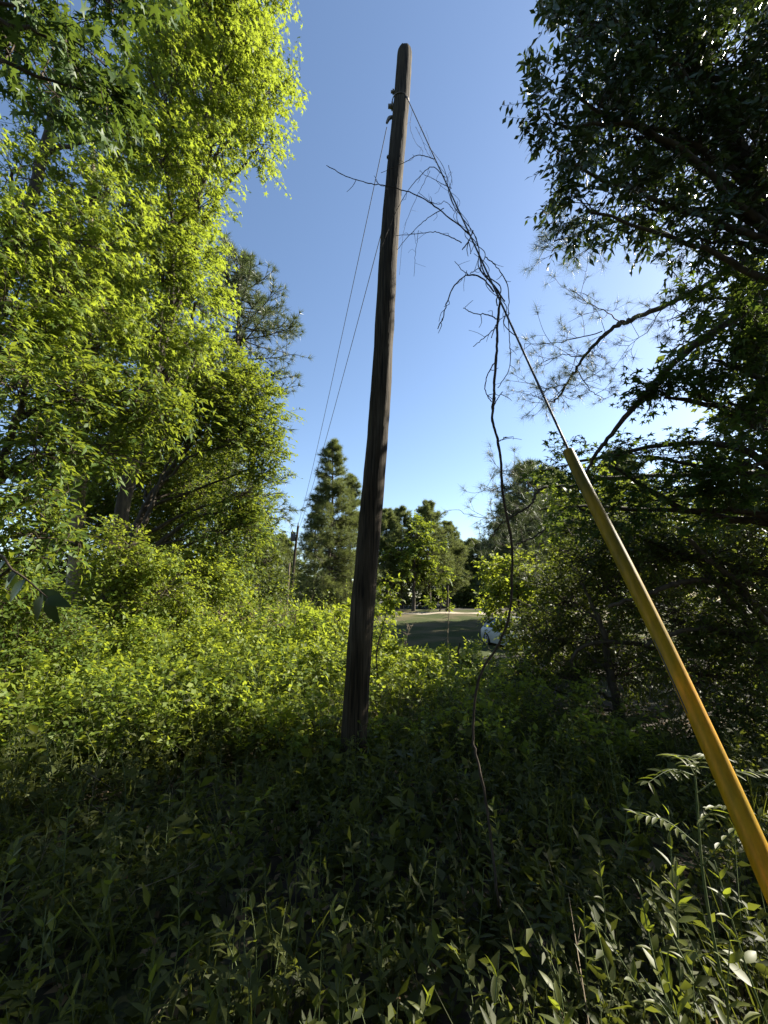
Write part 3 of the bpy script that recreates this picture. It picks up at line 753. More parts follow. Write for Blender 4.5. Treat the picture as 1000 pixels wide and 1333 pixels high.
broadleaf('spreading_shrub', 'dark twiggy shrub with drooping crooked branches beside the hanging vine', (3.4, 6.4),
    [(3.3, 6.4, .6), (3.2, 6.3, 1.2), (3.0, 6.3, 1.8)], .07,
    PX([(760, 720, 6.6, 45, 35), (800, 760, 6.4, 50, 40), (730, 780, 6.8, 45, 40), (700, 830, 6.8, 40, 40), (770, 830, 6.5, 50, 40), (820, 870, 6.2, 50, 40), (740, 880, 6.4, 55, 30), (670, 880, 6.6, 35, 28), (820, 700, 6.5, 45, 35)]),
    'ELL', .080, 'shade_shrub', seed=54, lai=2.4, nl=9, tw=.4, cat='shrub', extra_limbs=[
        (arch([(860, 850), (840, 840), (792, 836), (760, 842), (744, 858), (752, 874), (766, 902)], 6.0), .035, .014)])
broadleaf('bush', 'rounded sunlit yellow green bush hiding the parked car', (3.8, 11.6),
    [(3.8, 11.6, .7), (3.7, 11.6, 1.5), (3.6, 11.6, 2.3)], .07,
    PX([(655, 745, 11.6, 32, 25), (690, 745, 11.4, 34, 26), (640, 780, 11.8, 26, 28), (675, 790, 11.2, 38, 32), (720, 750, 11.2, 36, 32), (715, 800, 11, 40, 35), (760, 740, 11, 40, 35), (660, 830, 11.0, 22, 18), (690, 835, 10.8, 34, 25), (800, 760, 11, 50, 45), (640, 738, 12, 20, 18), (850, 720, 11, 50, 40), (900, 740, 11, 60, 50)]),
    'OVAL', .135, 'brush', seed=55, lai=2.6, nl=8, tw=.42, cat='bush')
for k, (bx, by, L, lab) in enumerate((
    (8.6, 9.4, [(760, 690, 10.2, 45, 35), (830, 690, 10, 55, 40), (910, 680, 9.8, 60, 45), (980, 690, 9.6, 50, 50), (790, 760, 10, 55, 45), (870, 760, 9.8, 60, 45), (950, 770, 9.6, 60, 45), (740, 830, 9.8, 45, 40), (820, 840, 9.6, 60, 45), (910, 850, 9.4, 60, 45), (990, 850, 9.2, 60, 60), (1040, 700, 9.4, 50, 90)], 'shaded thicket tree filling the wood behind the tangled shrubs'),
    (7.6, 6.2, [(960, 480, 7.6, 45, 40), (985, 560, 7.4, 45, 40), (930, 560, 7.8, 35, 26), (990, 640, 7.2, 45, 40), (970, 400, 7.6, 40, 40), (1040, 520, 7.2, 50, 110)], 'slim shaded tree behind the layered sweetgum sprays'))):
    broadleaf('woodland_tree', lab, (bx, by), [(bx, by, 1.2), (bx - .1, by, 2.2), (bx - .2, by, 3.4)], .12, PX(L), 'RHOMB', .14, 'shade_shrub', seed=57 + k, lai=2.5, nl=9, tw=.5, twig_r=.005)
broadleaf('bush', 'low dark bush growing in front of the lawn under the vine', (1.45, 8.6),
    [(1.45, 8.6, .4), (1.5, 8.6, .8)], .04,
    PX([(590, 870, 8.3, 32, 24), (625, 885, 8.2, 30, 24), (560, 880, 8.2, 24, 20), (600, 900, 7.8, 40, 22)]),
    'OVAL', .095, 'shade_shrub', seed=56, lai=2.0, nl=8, tw=.3, cat='bush', twig_r=.003)
# woodland that goes on to the right of the frame and shades the foreground
for k, (bx, by, C, lab) in enumerate((
    (7.4, 5.6, [(6.6, 5.6, 4.2, 1.3), (7.8, 6.6, 5.2, 1.5), (6.4, 5.8, 6.4, 1.2), (7.6, 5.6, 7.2, 1.3), (6.8, 7.0, 3.2, 1.2), (6.4, 4.9, 3.0, 1.1)], 'broadleaf tree closing the wood behind the layered sweetgum'),
    (6.2, -.6, [(5.6, -.2, 3.6, 1.4), (6.4, -1.2, 4.8, 1.5), (5.4, .6, 5.0, 1.3), (6.2, -.4, 6.2, 1.4), (5.2, -.8, 2.2, 1.2), (5.6, .8, 2.4, 1.2)], 'broadleaf tree standing right of the guy anchor'))):
    broadleaf('woodland_tree', lab, (bx, by), [(bx, by, 2), (bx - .2, by, 4), (bx - .3, by, 6.5)], .16,
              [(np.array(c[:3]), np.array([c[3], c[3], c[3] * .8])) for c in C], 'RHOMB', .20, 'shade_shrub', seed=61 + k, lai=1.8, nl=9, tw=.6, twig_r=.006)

back = [o for o in scene.objects if o.type == 'EMPTY' and o.name.startswith('woodland_tree')][-2]
for x, y, rz, sc in ((-3.8, -3.2, .6, 1.2), (.2, -4.6, 1.9, 1.35), (3.4, -3.0, 3.2, 1.15), (-7.2, -2.2, 4.4, 1.3), (7.0, -4.6, 5.5, 1.3), (-1.9, -2.9, 2.6, 1.1), (1.6, -4.0, 5.0, 1.1)):  # unseen trees added behind the camera to block skylight and darken the foreground
    copy_tree(back, (x, y, float(gz(x, y))), rz, sc, 'woodland tree added out of view to keep skylight off the foreground', 'added trees behind the viewpoint')
sh = [o for o in scene.objects if o.type == 'EMPTY' and o.name.startswith('spreading_shrub')][-1]
for x, y, rz, sc in ((-2.2, -1.5, 1.0, 1.0), (.2, -1.9, 2.5, 1.05), (2.2, -1.3, 4.0, 1.0)):  # unseen shrubs, added to block low skylight from behind
    copy_tree(sh, (x, y, float(gz(x, y))), rz, sc, 'twiggy shrub added out of view to keep low skylight off the foreground', 'added shrubs behind the viewpoint')
# ------------------------------------------------------------------ pines
def tufts(rng, acc, P, D, n, L, W, spread=.8):
    m = len(P); D = norm(D)
    d = D[:, None] * .75 + norm(rng.normal(size=(m, n, 3))) * spread
    q = np.repeat(P[:, None], n, 1) - D[:, None] * (rng.random((m, n)) * L * .35)[..., None]
    tint = np.repeat(rng.random(m), n) * .6 + rng.random(m * n) * .4
    put(acc, NEEDLE, q.reshape(-1, 3), norm(d.reshape(-1, 3)), norm(rng.normal(size=(m * n, 3))), L * rng.uniform(.7, 1.1, m * n), tint, np.full(m * n, W))
def pine(label, H, z0, prof, seed, nbr=70, nsub=9, nn=14, L=.26, W=4.0, leafm='pine_far', r0=.16, lean=0.0, group=None):
    rng = R(seed)
    t = thing('pine_tree', label, 'tree', (0, 0, 0), group)
    zz = np.linspace(-.3, H, 26); tp = np.stack([lean * zz + .06 * np.sin(zz * .7 + seed), .05 * np.cos(zz * .6 + seed), zz], 1)
    acc = Acc(); tube(acc, tp, np.linspace(r0, .02, 26), 9, .05, seed); acc.obj('trunk', M['bark'], t, True)
    h = np.sort(rng.uniform(z0, .985, nbr)); ln = np.interp(h, prof[0], prof[1]) * rng.uniform(.6, 1.15, nbr)
    az = rng.uniform(0, 2 * math.pi, nbr); el = rng.uniform(-.15, .35, nbr) + .5 * (h - .6)
    A = np.stack([np.interp(h * H, zz, tp[:, 0]), np.interp(h * H, zz, tp[:, 1]), h * H], 1)
    D = np.stack([np.cos(az) * np.cos(el), np.sin(az) * np.cos(el), np.sin(el)], 1)
    E = A + D * ln[:, None]; Mi = (A + E) / 2 - np.array([0, 0, 1.0]) * (ln * .10)[:, None]
    ta, la = Acc(), Acc()
    for k in range(4):
        sticks(ta, bez(A, Mi, E, np.full(nbr, k / 4)), bez(A, Mi, E, np.full(nbr, (k + 1) / 4)), r0 * (.20 - .035 * k), r0 * (.165 - .035 * k))
    tt = rng.uniform(.25, 1, (nbr, nsub)); tt[:, 0] = 1
    rep = lambda x: np.repeat(x[:, None], nsub, 1).reshape(-1, 3)
    O = bez(rep(A), rep(Mi), rep(E), tt.ravel())
    SD = norm(rep(D) * .7 + norm(rng.normal(size=O.shape)) * .75 + np.array([0, 0, .2]))
    sl = np.repeat(ln, nsub) * rng.uniform(.10, .30, len(O)); Q = O + SD * sl[:, None]
    sticks(ta, O, Q, r0 * .06, r0 * .04)
    tufts(rng, la, Q, SD, nn, L, W); tufts(rng, la, (O + Q) / 2, SD, nn // 2, L, W)
    ta.obj('branches', M['bark'], t)['kind'] = 'stuff'
    la.obj('crown', M[leafm], t)['kind'] = 'stuff'
    return t
def base_y(u, y):
    p = at_y(u, 783, y); return (float(p[0]), float(y), float(gz(p[0], y)))
def top_h(v, y, z): return float(at_y(500, v, y)[2] - z)
cone = ([.0, .15, .3, .55, .8, 1.0], [1.9, 2.1, 2.0, 1.6, 1.0, .25])
b = base_y(428, 25); H = top_h(572, 25, b[2])
pA = pine('tall dense pine with several trunks left of the leaning pole', H, .10, cone, 71, 240, 12, 20, .32, 5.5)
pA.location = b
b2 = base_y(455, 27); copy_tree(pA, b2, 2.1, .86, 'shorter dense pine standing directly behind the leaning pole')
b2 = base_y(408, 29); copy_tree(pA, b2, 4.0, .72, 'smaller pine at the edge beside the distant utility pole')
wide = ([.0, .2, .35, .6, .85, 1.0], [1.2, 2.6, 3.0, 2.5, 1.5, .3])
b = base_y(560, 48); H = top_h(652, 48, b[2])
pB = pine('tall pine behind the lawn with an open pointed crown', H, .22, wide, 72, 190, 12, 18, .45, 8.0, r0=.2)
pB.location = b
for u, y, rz, sc, lab in ((523, 50, 1.2, .97, 'pine with a pointed crown behind the lawn, next to the leaning pole'), (503, 46, 2.6, .90, 'pine partly hidden by the leaning pole beyond the lawn'),
                          (585, 52, 3.9, .86, 'shorter pine between the pointed pine and the dark pines beyond the lawn')):
    copy_tree(pB, base_y(u, y), rz, sc, lab)
for x, y, rz, sc, lab in ((13.0, 31, .4, .95, 'pine on the right of the lawn behind the pale pine'), (16.0, 37, 2.0, 1.05, 'tall pine right of the lawn near the sandy track'), (11.6, 26.5, 3.3, .8, 'pine rising behind the parked car'), (19.0, 32, 5.0, 1.1, 'pine deep in the wood right of the lawn'), (11.0, 35.0, 4.1, .85, 'pine leaning over the right side of the lawn')):
    copy_tree(pB, (x, y, float(gz(x, y))), rz, sc, lab)
b = base_y(618, 58); H = top_h(703, 58, b[2])
pC = pine('dark pine in the shaded stand beyond the lit bush', H, .06, wide, 73, 170, 11, 16, .55, 10.0, r0=.2, group='dark pines beyond the lawn')
pC.location = b
for u, y, rz, sc in ((600, 62, .9, 1.04), (636, 60, 2.2, 1.0), (655, 57, 3.3, 1.1), (676, 60, 4.6, 1.0), (345, 46, 1.5, .9), (362, 50, 2.9, .95), (330, 52, 4.1, 1.1)):
    copy_tree(pC, base_y(u, y), rz, sc, 'dark pine in the shaded stand behind the distant utility pole' if u < 400 else None, 'dark pines behind the distant pole' if u < 400 else None)
b = base_y(700, 24); H = top_h(600, 24, b[2])
pD = pine('pale grey green pine rising behind the yellow green bush', H, .12, wide, 74, 180, 11, 20, .36, 5.0, 'pine', r0=.17)
pD.location = b
b = base_y(278, 15); pE = pine('tall pine showing past the sunlit sweetgum crown', 16.5, .30, ([.3, .45, .7, 1.0], [2.2, 2.9, 2.8, .6]), 75, 120, 13, 26, .30, 5.5, 'pine', r0=.2)
pE.location = b
# lit hardwoods by the far lawn edge
broadleaf('hardwood_tree', 'light green hardwood in front of the pines beyond the lawn', base_y(538, 45)[:2], [(3.2, 45, 3.5), (3.3, 45, 6), (3.4, 45, 8)], .2,
    PX([(540, 690, 44, 32, 24), (518, 715, 44, 24, 22), (560, 715, 44, 26, 22), (540, 735, 44, 36, 22), (575, 745, 44, 18, 18)]), 'RHOMB', .42, 'oak', seed=81, lai=2.0, nl=8, tw=1.0, twig_r=.012)
broadleaf('lit_bush', 'golden sunlit bush at the far edge of the lawn', base_y(572, 44)[:2], [(5.9, 44, 1.5), (6.0, 44, 2.5)], .08,
    PX([(575, 783, 43, 14, 12), (562, 787, 43, 12, 9), (585, 788, 43, 10, 8)]), 'RHOMB', .30, 'gum', seed=82, lai=1.8, nl=8, tw=.6, cat='bush', twig_r=.008)
broadleaf('hardwood_tree', 'hazy broadleaf tree rising above the tangled shrub', (9.5, 17.5), [(9.4, 17.5, 3), (9.3, 17.5, 5)], .2,
    PX([(760, 640, 17, 50, 40), (820, 660, 17, 60, 50), (740, 700, 17, 40, 40), (900, 640, 17, 70, 60), (800, 730, 17, 70, 40), (950, 700, 17, 70, 60)]), 'RHOMB', .22, 'oak', seed=83, lai=2.2, nl=8, tw=.8, twig_r=.008)
for k, us in enumerate(((492, 512, 530), (548, 560, 598), (612, 630, 650))):
    LP = PX([(u + dx, 772 + dv, 53, 15, 13) for u in us for dx, dv in ((0, 0), (9, 8))]); cx = float(np.mean([c[0] for c, _ in LP]))
    broadleaf('thicket', ('shaded thicket under the pines next to the leaning pole', 'shaded thicket behind the golden bush', 'dark thicket under the dark pines beyond the lawn')[k], (cx, 53.2), [(cx, 53.2, 1.5), (cx, 53.2, 2.5)], .08, LP, 'RHOMB', .42, 'shade_shrub', seed=84 + k, lai=2.4, nl=8, tw=.8, cat='thicket', twig_r=.01)
# far-off wood that closes the horizon
rng = R(90); la = Acc(); ta = Acc()
for k in range(150):
    x = -85 + k * 1.25 + rng.normal() * .6; y = 72 + rng.uniform(-5, 8); h = rng.uniform(6.0, 8.5)
    lobe_foliage(rng, la, None, (x, y, gz(x, y) + h * .5), (2.2, 2.2, h * .55), (x, y, 1), 'RHOMB', 1.0, 1.6, 8, 1.4)
tag(la.obj('distant_wood', M['shade_shrub']), 'dark wood closing the view far beyond the lawn', 'wood', None, 'stuff')

# near pine limbs reaching in from the right, needles against the sky
npb = (9.6, 8.8)
npine = thing('pine_tree', 'pine with bare crooked limbs and sparse needle tufts against the sky', 'tree', (npb[0], npb[1], float(gz(*npb))))
acc = Acc(); tube(acc, smooth_path([(9.6, 8.8, -.3), (9.5, 8.7, 3), (9.4, 8.5, 6), (9.3, 8.3, 10)], 20) + R(3).normal(size=(20, 3)) * .015, np.linspace(.20, .09, 20), 12, .05, 3); acc.obj('trunk', M['bark'], npine, True)
la, ta = Acc(), Acc(); rng = R(91)
def pine_limb(pl, d, r0, r1, sub, nside, root=None, tuft=.92):
    P_ = [at(u, v, d + .15 * math.sin(i)) for i, (u, v) in enumerate(pl)]
    if root is not None: P_ = [np.array(root, float)] + P_
    n = 8 * len(P_); w = smooth_path(P_, n); w[1:-1] += rng.normal(size=(n - 2, 3)) * .010
    a = Acc(); tube(a, w, np.linspace(r0, r1, n), 7, .08, 4); a.obj('limb', M['bark'], npine, True)
    tips = []
    for s in sub:
        q = smooth_path([at(u, v, d + rng.normal() * .1) for u, v in s], 14); q[1:] += rng.normal(size=(13, 3)) * .010
        tube(ta, q, np.linspace(.010, .004, 14), 5); tips.append((q, 9))
    tips.append((w[int(n * .45):], nside))
    for q, m in tips:
        for _ in range(m):
            i = rng.integers(len(q) // 4, len(q)); D = norm(norm(q[min(i, len(q) - 1)] - q[i - 1]) * .6 + norm(rng.normal(size=3)) * .9)
            l = rng.uniform(.18, .55); mid = q[i] + D * l * .5 + rng.normal(size=3) * .03; e = q[i] + D * l + np.array([0, 0, .05])
            ww = smooth_path([q[i], mid, e], 7); tube(ta, ww, np.linspace(.0045, .0025, 7), 4)
            if rng.random() < tuft: tufts(rng, la, e[None], D[None], 40, .17, 1.7, 1.0)
            for _ in range(2):
                j = rng.integers(2, 6); D2 = norm(D + norm(rng.normal(size=3)) * .9); e2 = ww[j] + D2 * rng.uniform(.1, .25)
                sticks(ta, ww[j][None], e2[None], .003, .002)
                if rng.random() < tuft: tufts(rng, la, e2[None], D2[None], 34, .16, 1.7, 1.0)
pine_limb([(960, 358), (923, 370), (874, 394), (825, 415), (803, 424), (780, 443), (761, 465), (739, 499), (722, 524)], 6.8, .055, .016,
    [[(806, 418), (784, 403), (761, 390), (741, 375)], [(784, 431), (750, 440), (720, 447), (683, 447)], [(761, 465), (735, 462), (708, 470)], [(750, 480), (770, 510), (790, 520)], [(739, 499), (715, 505), (690, 500)], [(874, 394), (856, 410), (845, 430), (820, 450)], [(722, 524), (705, 520), (690, 512)]], 26, root=(9.35, 8.4, 7.8))
pine_limb([(800, 622), (760, 632), (720, 633), (700, 640), (690, 658), (655, 680), (640, 700)], 7.4, .045, .010,
    [[(710, 634), (680, 640), (650, 640), (630, 632)], [(690, 658), (660, 668), (630, 675), (605, 668)], [(700, 640), (670, 615), (650, 612)]], 14, root=(9.45, 8.6, 4.4))
pine_limb([(790, 660), (740, 668), (720, 680), (706, 692), (690, 702), (665, 710)], 7.4, .030, .010, [[(706, 692), (700, 720), (690, 735)]], 8, root=(9.5, 8.7, 3.2), tuft=.4)
pine_limb([(860, 300), (800, 290), (760, 300), (735, 312), (700, 308)], 6.0, .02, .008, [[(760, 300), (745, 318), (730, 325)], [(800, 292), (780, 320), (765, 322)]], 8, root=(9.35, 8.4, 8.2), tuft=.95)
pine_limb([(960, 420), (900, 440), (875, 460), (860, 475)], 6.4, .02, .008, [[(900, 380), (880, 360), (870, 345)], [(905, 400), (880, 412), (868, 420)]], 8, root=(9.4, 8.5, 6.4))
ta.obj('twigs', M['bark'], npine)['kind'] = 'stuff'
la.obj('crown', M['pine'], npine)['kind'] = 'stuff'

# sapling beside the pole and dead stalks
broadleaf('sapling', 'slender bright leafed sapling growing close to the leaning pole', (.05, 6.3), [tuple(at_y(490, 860, 6.3)), tuple(at_y(500, 810, 6.3)), tuple(at_y(511, 760, 6.3))], .014,
    PX([(510, 757, 6.2, 14, 22), (507, 778, 6.2, 10, 12), (497, 830, 6.1, 20, 26), (512, 850, 6.0, 24, 22), (490, 870, 5.9, 22, 22), (530, 868, 6.0, 22, 18)]), 'OVAL', .075, 'brush', seed=92, lai=1.6, nl=7, tw=.16, limbs=False, twig_r=.002)
def stalk(name, label, pl, y, r, seed, cat, mat='twig'):
    rng = R(seed); P_ = [at_y(u, v, y) for u, v in pl]; P_[0][2] = float(gz(P_[0][0], y)) - .05
    t = thing(name, label, cat, P_[0] + [0, 0, .05]); w = smooth_path(P_, 24); w[1:] += rng.normal(size=(23, 3)) * .006
    a = Acc(); tube(a, w, np.linspace(r, r * .4, 24), 6, .1, seed); a.obj('stem', M[mat], t, True)
    a = Acc()
    for _ in range(14):
        i = rng.integers(8, 24); D = norm(rng.normal(size=3) + [0, 0, .9]); e = w[i] + D * rng.uniform(.1, .35) * (w[-1][2] - w[0][2]) * .6
        q = smooth_path([w[i], (w[i] + e) / 2 + rng.normal(size=3) * .02, e], 6); tube(a, q, np.linspace(r * .4, r * .2, 6), 4)
    a.obj('twigs', M[mat], t)['kind'] = 'stuff'
stalk('dead_sapling', 'small pale bare sapling standing at the lawn edge', [(583, 862), (583, 830), (584, 805), (585, 795)], 15.5, .022, 93, 'sapling', 'bark_pale')
stalk('dead_stalk', 'pale forked dead stalk in front of the lawn', [(529, 870), (528, 845), (531, 825), (534, 815)], 9.0, .010, 94, 'stalk', 'bark_pale')
p0 = base_y(582, 43.5); p1 = at_y(583, 762, 43.5)
acc = Acc(); tube(acc, np.linspace(np.array(p0) - [0, 0, .3], p1, 10), np.linspace(.14, .10, 10), 9, .04, 3); tag(acc.obj('wooden_post', M['bark'], None, True), 'dark round post standing in front of the golden bush', 'post')

# dry brush pile
dp = at_y(300, 800, 11.4); dz0 = float(gz(dp[0], 11.4))
dry = thing('brush_pile', 'tan dry brush pile among the sunlit weeds', 'brush pile', (dp[0], 11.4, dz0))
rng = R(95); ta, la = Acc(), Acc(); n = 1500
A = np.stack([dp[0] + rng.normal(size=n) * 1.15, 11.4 + rng.normal(size=n) * .5, dz0 + rng.uniform(0, 1.35, n)], 1)
D = norm(np.stack([rng.normal(size=n), rng.normal(size=n) * .6, rng.normal(size=n) * .5 + .25], 1)); Lq = rng.uniform(.2, .7, n)
sticks(ta, A, A + D * Lq[:, None], .007, .003)
put(la, SHAPE['LANCE'], A + D * Lq[:, None] * .7, norm(rng.normal(size=(n, 3)) - [0, 0, .5]), norm(rng.normal(size=(n, 3))), np.full(n, .13), rng.random(n))
ta.obj('dry_sticks', M['bark_pale'], dry)['kind'] = 'stuff'; la.obj('dry_leaves', M['dead'], dry)['kind'] = 'stuff'

# ------------------------------------------------------------------ parked car, mostly hidden by the bush
def plain(name, col, rough=.4, metal=0, spec=.5, coat=0):
    m, nt, out = new_mat(name); p = nt.nodes.new('ShaderNodeBsdfPrincipled')
    p.inputs['Base Color'].default_value = (*col, 1); p.inputs['Roughness'].default_value = rough
    p.inputs['Metallic'].default_value = metal; p.inputs['Specular IOR Level'].default_value = spec; p.inputs['Coat Weight'].default_value = coat
    nt.links.new(p.outputs[0], out.inputs[0]); return m
M['paint'] = rough_mat('silver_white_paint', (.52, .54, .57), (.60, .62, .64), 3, .3, (1, 1, 1), 0, spec=.6)
M['glass'] = plain('dark_car_glass', (.02, .025, .03), .06, spec=.7)
M['tyre'] = plain('tyre_rubber', (.015, .015, .016), .8)
M['rim'] = plain('alloy_rim', (.45, .46, .48), .3, .8)
M['lamp'] = plain('headlight_lens', (.75, .78, .80), .08, spec=.8)
cw = at_y(648, 848, 19.3); cw[2] = float(gz(cw[0], cw[1])) + .03
car = thing('parked_car', 'pale silver car half hidden behind the yellow green bush on lawn', 'car', (0, 0, 0))
def loft(acc, secs):
    k = len(secs[0]); V = np.concatenate([np.array(s, float) for s in secs]); n = len(secs)
    i, j = np.meshgrid(np.arange(n - 1), np.arange(k - 1), indexing='ij'); q = (i * k + j).ravel()
    acc.add(V, np.stack([q, q + 1, q + k + 1, q + k], -1))
    for s, fl in ((secs[0], 1), (secs[-1], -1)): acc.add(np.array(s, float), [list(range(k))[::fl]])
xs = [-2.2, -2.12, -1.9, -1.5, -1.0, -.75, 0, .8, 1.5, 1.95, 2.15, 2.2]           # front is -x
top = [.60, .72, .80, .87, .93, .96, .98, .99, 1.0, .98, .90, .70]; wid = [.70, .80, .86, .89, .90, .90, .90, .90, .90, .88, .84, .76]
acc = Acc(); loft(acc, [[(x, -w * .95, .22), (x, -w, .45), (x, -w, t - .12), (x, -w * .90, t - .02), (x, -w * .5, t + .03), (x, 0, t + .05), (x, w * .5, t + .03), (x, w * .90, t - .02), (x, w, t - .12), (x, w, .45), (x, w * .95, .22)] for x, t, w in zip(xs, top, wid)])
body = acc.obj('body', M['paint'], car, True)
gx = [-.98, -.30, -.05, .6, 1.2, 1.75]; gt = [.98, 1.34, 1.42, 1.45, 1.38, 1.03]
acc = Acc(); loft(acc, [[(x, -.84, .93), (x, -.84 + .22 * (t - .95), t - .05), (x, -.5, t), (x, .5, t), (x, .84 - .22 * (t - .95), t - .05), (x, .84, .93)] for x, t in zip(gx, gt)])
acc.obj('window', M['glass'], car, True)
acc = Acc(); loft(acc, [[(x, -.62, t), (x, -.5, t + .022), (x, 0, t + .04), (x, .5, t + .022), (x, .62, t)] for x, t in ((-.12, 1.405), (.2, 1.43), (.7, 1.445), (1.2, 1.39))])
acc.obj('roof', M['paint'], car, True)
for s_ in (-1, 1):
    acc = Acc(); tube(acc, [(-1.02, s_ * .80, .95), (-.14, s_ * .66, 1.40)], .035, 6); tube(acc, [(1.1, s_ * .66, 1.39), (1.8, s_ * .80, 1.0)], .04, 6); tube(acc, [(.45, s_ * .67, 1.42), (.42, s_ * .84, .95)], .035, 6); acc.obj('pillar', M['paint'], car)
    acc = Acc(); tube(acc, smooth_path([(-.72, s_ * .86, .98), (-.70, s_ * .95, 1.02), (-.68, s_ * 1.06, 1.03)], 6), [.03, .05, .08, .085, .075, .04], 8); acc.obj('mirror', M['paint'], car, True)
    acc = Acc(); tube(acc, smooth_path([(-2.10, s_ * .55, .67), (-2.06, s_ * .70, .69), (-1.88, s_ * .84, .73)], 8), [.05, .07, .08, .085, .08, .07, .06, .03], 8); acc.obj('headlight', M['lamp'], car, True)
    for x in (-1.35, 1.35):
        acc = Acc(); ring = lambda y, r, n=26: [(x + r * math.cos(a), y, .33 + r * math.sin(a)) for a in np.linspace(0, 2 * math.pi, n)]
        y0 = s_ * .72; y1 = s_ * .925; loft(acc, [ring(y0, .30), ring(y0, .33), ring((y0 + y1) / 2, .335), ring(y1, .33), ring(y1 + s_ * .004, .29), ring(y1 - s_ * .01, .22)])
        wo = acc.obj('wheel', M['tyre'], car, True)
        acc = Acc()
        for a in np.linspace(0, 2 * math.pi, 5, endpoint=False): tube(acc, [(x, y1, .33), (x + .21 * math.cos(a), y1, .33 + .21 * math.sin(a))], [.045, .03], 5)
        tube(acc, [(x + .215 * math.cos(a), y1, .33 + .215 * math.sin(a)) for a in np.linspace(0, 2 * math.pi, 24)], .018, 5)
        acc.obj('rim', M['rim'], wo)
car.location = (6.35, 20.8, float(gz(6.35, 20.8)) + .03); car.rotation_euler = (0, 0, math.radians(101))

# ------------------------------------------------------------------ undergrowth
def vnoise(x, y, s, seed):
    rng = R(seed); out = 0
    for k in range(5):
        a = rng.uniform(0, 6.28, 2); f = s * (1 + .6 * k); th = rng.uniform(0, 6.28)
        out = out + np.sin((x * math.cos(th) + y * math.sin(th)) * f + a[0]) / (1 + .5 * k)
    return out / 2.6
def brush_h(x, y):
    """height of the wild growth over the ground"""
    left = np.clip((-x + .25 + .02 * y) / 1.6, 0, 1)
    far_ = np.interp(y, [0, 3, 5, 8, 11, 16, 20], [.36, .42, .60, 1.05, 1.45, 1.55, 1.2])
    near = np.interp(y, [0, 3, 5, 7, 9, 11, 14, 18], [.36, .42, .55, .72, .62, .42, .22, .10])
    far_ = far_ * (1 + .35 * np.clip((-x - 2.2) / 3.5, 0, 1))
    return (left * far_ + (1 - left) * near) * np.clip(1 + .34 * vnoise(x, y, 1.6, 7) + .22 * vnoise(x, y, 4.2, 8), .35, 1.6)
def stems(rng, n, xr, yr, hfac, ok=None):
    x = rng.uniform(*xr, n); y = rng.uniform(*yr, n)
    keep = (np.abs(x) < 1.02 * y + .9) & ((x ** 2 + y ** 2) > 1.12 ** 2)
    if ok is not None: keep &= ok(x, y)
    x, y = x[keep], y[keep]; z = gz(x, y)
    h = brush_h(x, y) * rng.uniform(.45, 1.15, len(x)) * hfac
    D = norm(np.stack([rng.normal(size=len(x)) * .30, rng.normal(size=len(x)) * .30, np.ones(len(x))], 1))
    return np.stack([x, y, z - .02], 1), D, h
rng = R(100); la, ta = Acc(), Acc()
gap = lambda x, y: vnoise(x, y, 2.6, 17) + .35 * R(18).normal(size=len(x)) > -.42
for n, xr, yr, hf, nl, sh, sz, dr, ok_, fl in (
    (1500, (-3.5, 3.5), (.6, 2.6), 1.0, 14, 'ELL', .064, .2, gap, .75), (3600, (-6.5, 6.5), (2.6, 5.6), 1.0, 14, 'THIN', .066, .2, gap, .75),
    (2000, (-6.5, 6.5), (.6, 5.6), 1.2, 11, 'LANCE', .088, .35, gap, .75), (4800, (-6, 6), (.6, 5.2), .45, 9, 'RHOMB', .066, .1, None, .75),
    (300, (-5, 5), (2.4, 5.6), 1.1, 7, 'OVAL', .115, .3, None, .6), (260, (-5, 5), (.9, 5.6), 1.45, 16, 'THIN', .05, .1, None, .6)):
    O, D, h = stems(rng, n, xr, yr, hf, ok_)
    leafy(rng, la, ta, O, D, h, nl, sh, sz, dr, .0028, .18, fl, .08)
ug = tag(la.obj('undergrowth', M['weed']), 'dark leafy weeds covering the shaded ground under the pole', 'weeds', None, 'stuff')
tag(ta.obj('stems', M['stem'], ug), kind='stuff')
la, ta = Acc(), Acc()
O, D, h = stems(rng, 4700, (-13, 5.0), (4.2, 18.5), 1.0, lambda x, y: (x < 1.2 + .12 * (18 - y)))
E = O + D * h[:, None]; sticks(ta, O, E, .005, .003)
ns = 6; t = rng.uniform(.3, 1.0, (len(O), ns)); t[:, 0] = .98
OO = (O[:, None] + D[:, None] * (h[:, None] * t)[..., None]).reshape(-1, 3)
DD = norm(np.repeat(D, ns, 0) * .6 + norm(rng.normal(size=OO.shape)) * .8 + [0, 0, .25])
LL = np.repeat(h, ns) * .16 + .14; TT = np.repeat(np.clip(.5 + .42 * vnoise(O[:, 0], O[:, 1], 1.1, 12) + rng.normal(size=len(O)) * .18, 0, 1), ns); nr = OO[:, 1] < 7.0
leafy(rng, la, ta, OO[nr], DD[nr], LL[nr], 7, 'OVAL', .074, .2, .0022, .1, .6, .1, tint0=TT[nr], face=.2)
leafy(rng, la, None, OO[~nr], DD[~nr], LL[~nr], 7, 'RHOMB', .088, .2, .0025, .1, .6, .1, tint0=TT[~nr], face=.2)
O, D, h = stems(rng, 1500, (-8, .3), (4.3, 8.2), 1.05, lambda x, y: x < -.8 + .1 * (y - 4))
ns = 5; t = rng.uniform(.35, 1.0, (len(O), ns)); t[:, 0] = .98; sticks(ta, O, O + D * h[:, None], .005, .003)
OO = (O[:, None] + D[:, None] * (h[:, None] * t)[..., None]).reshape(-1, 3)
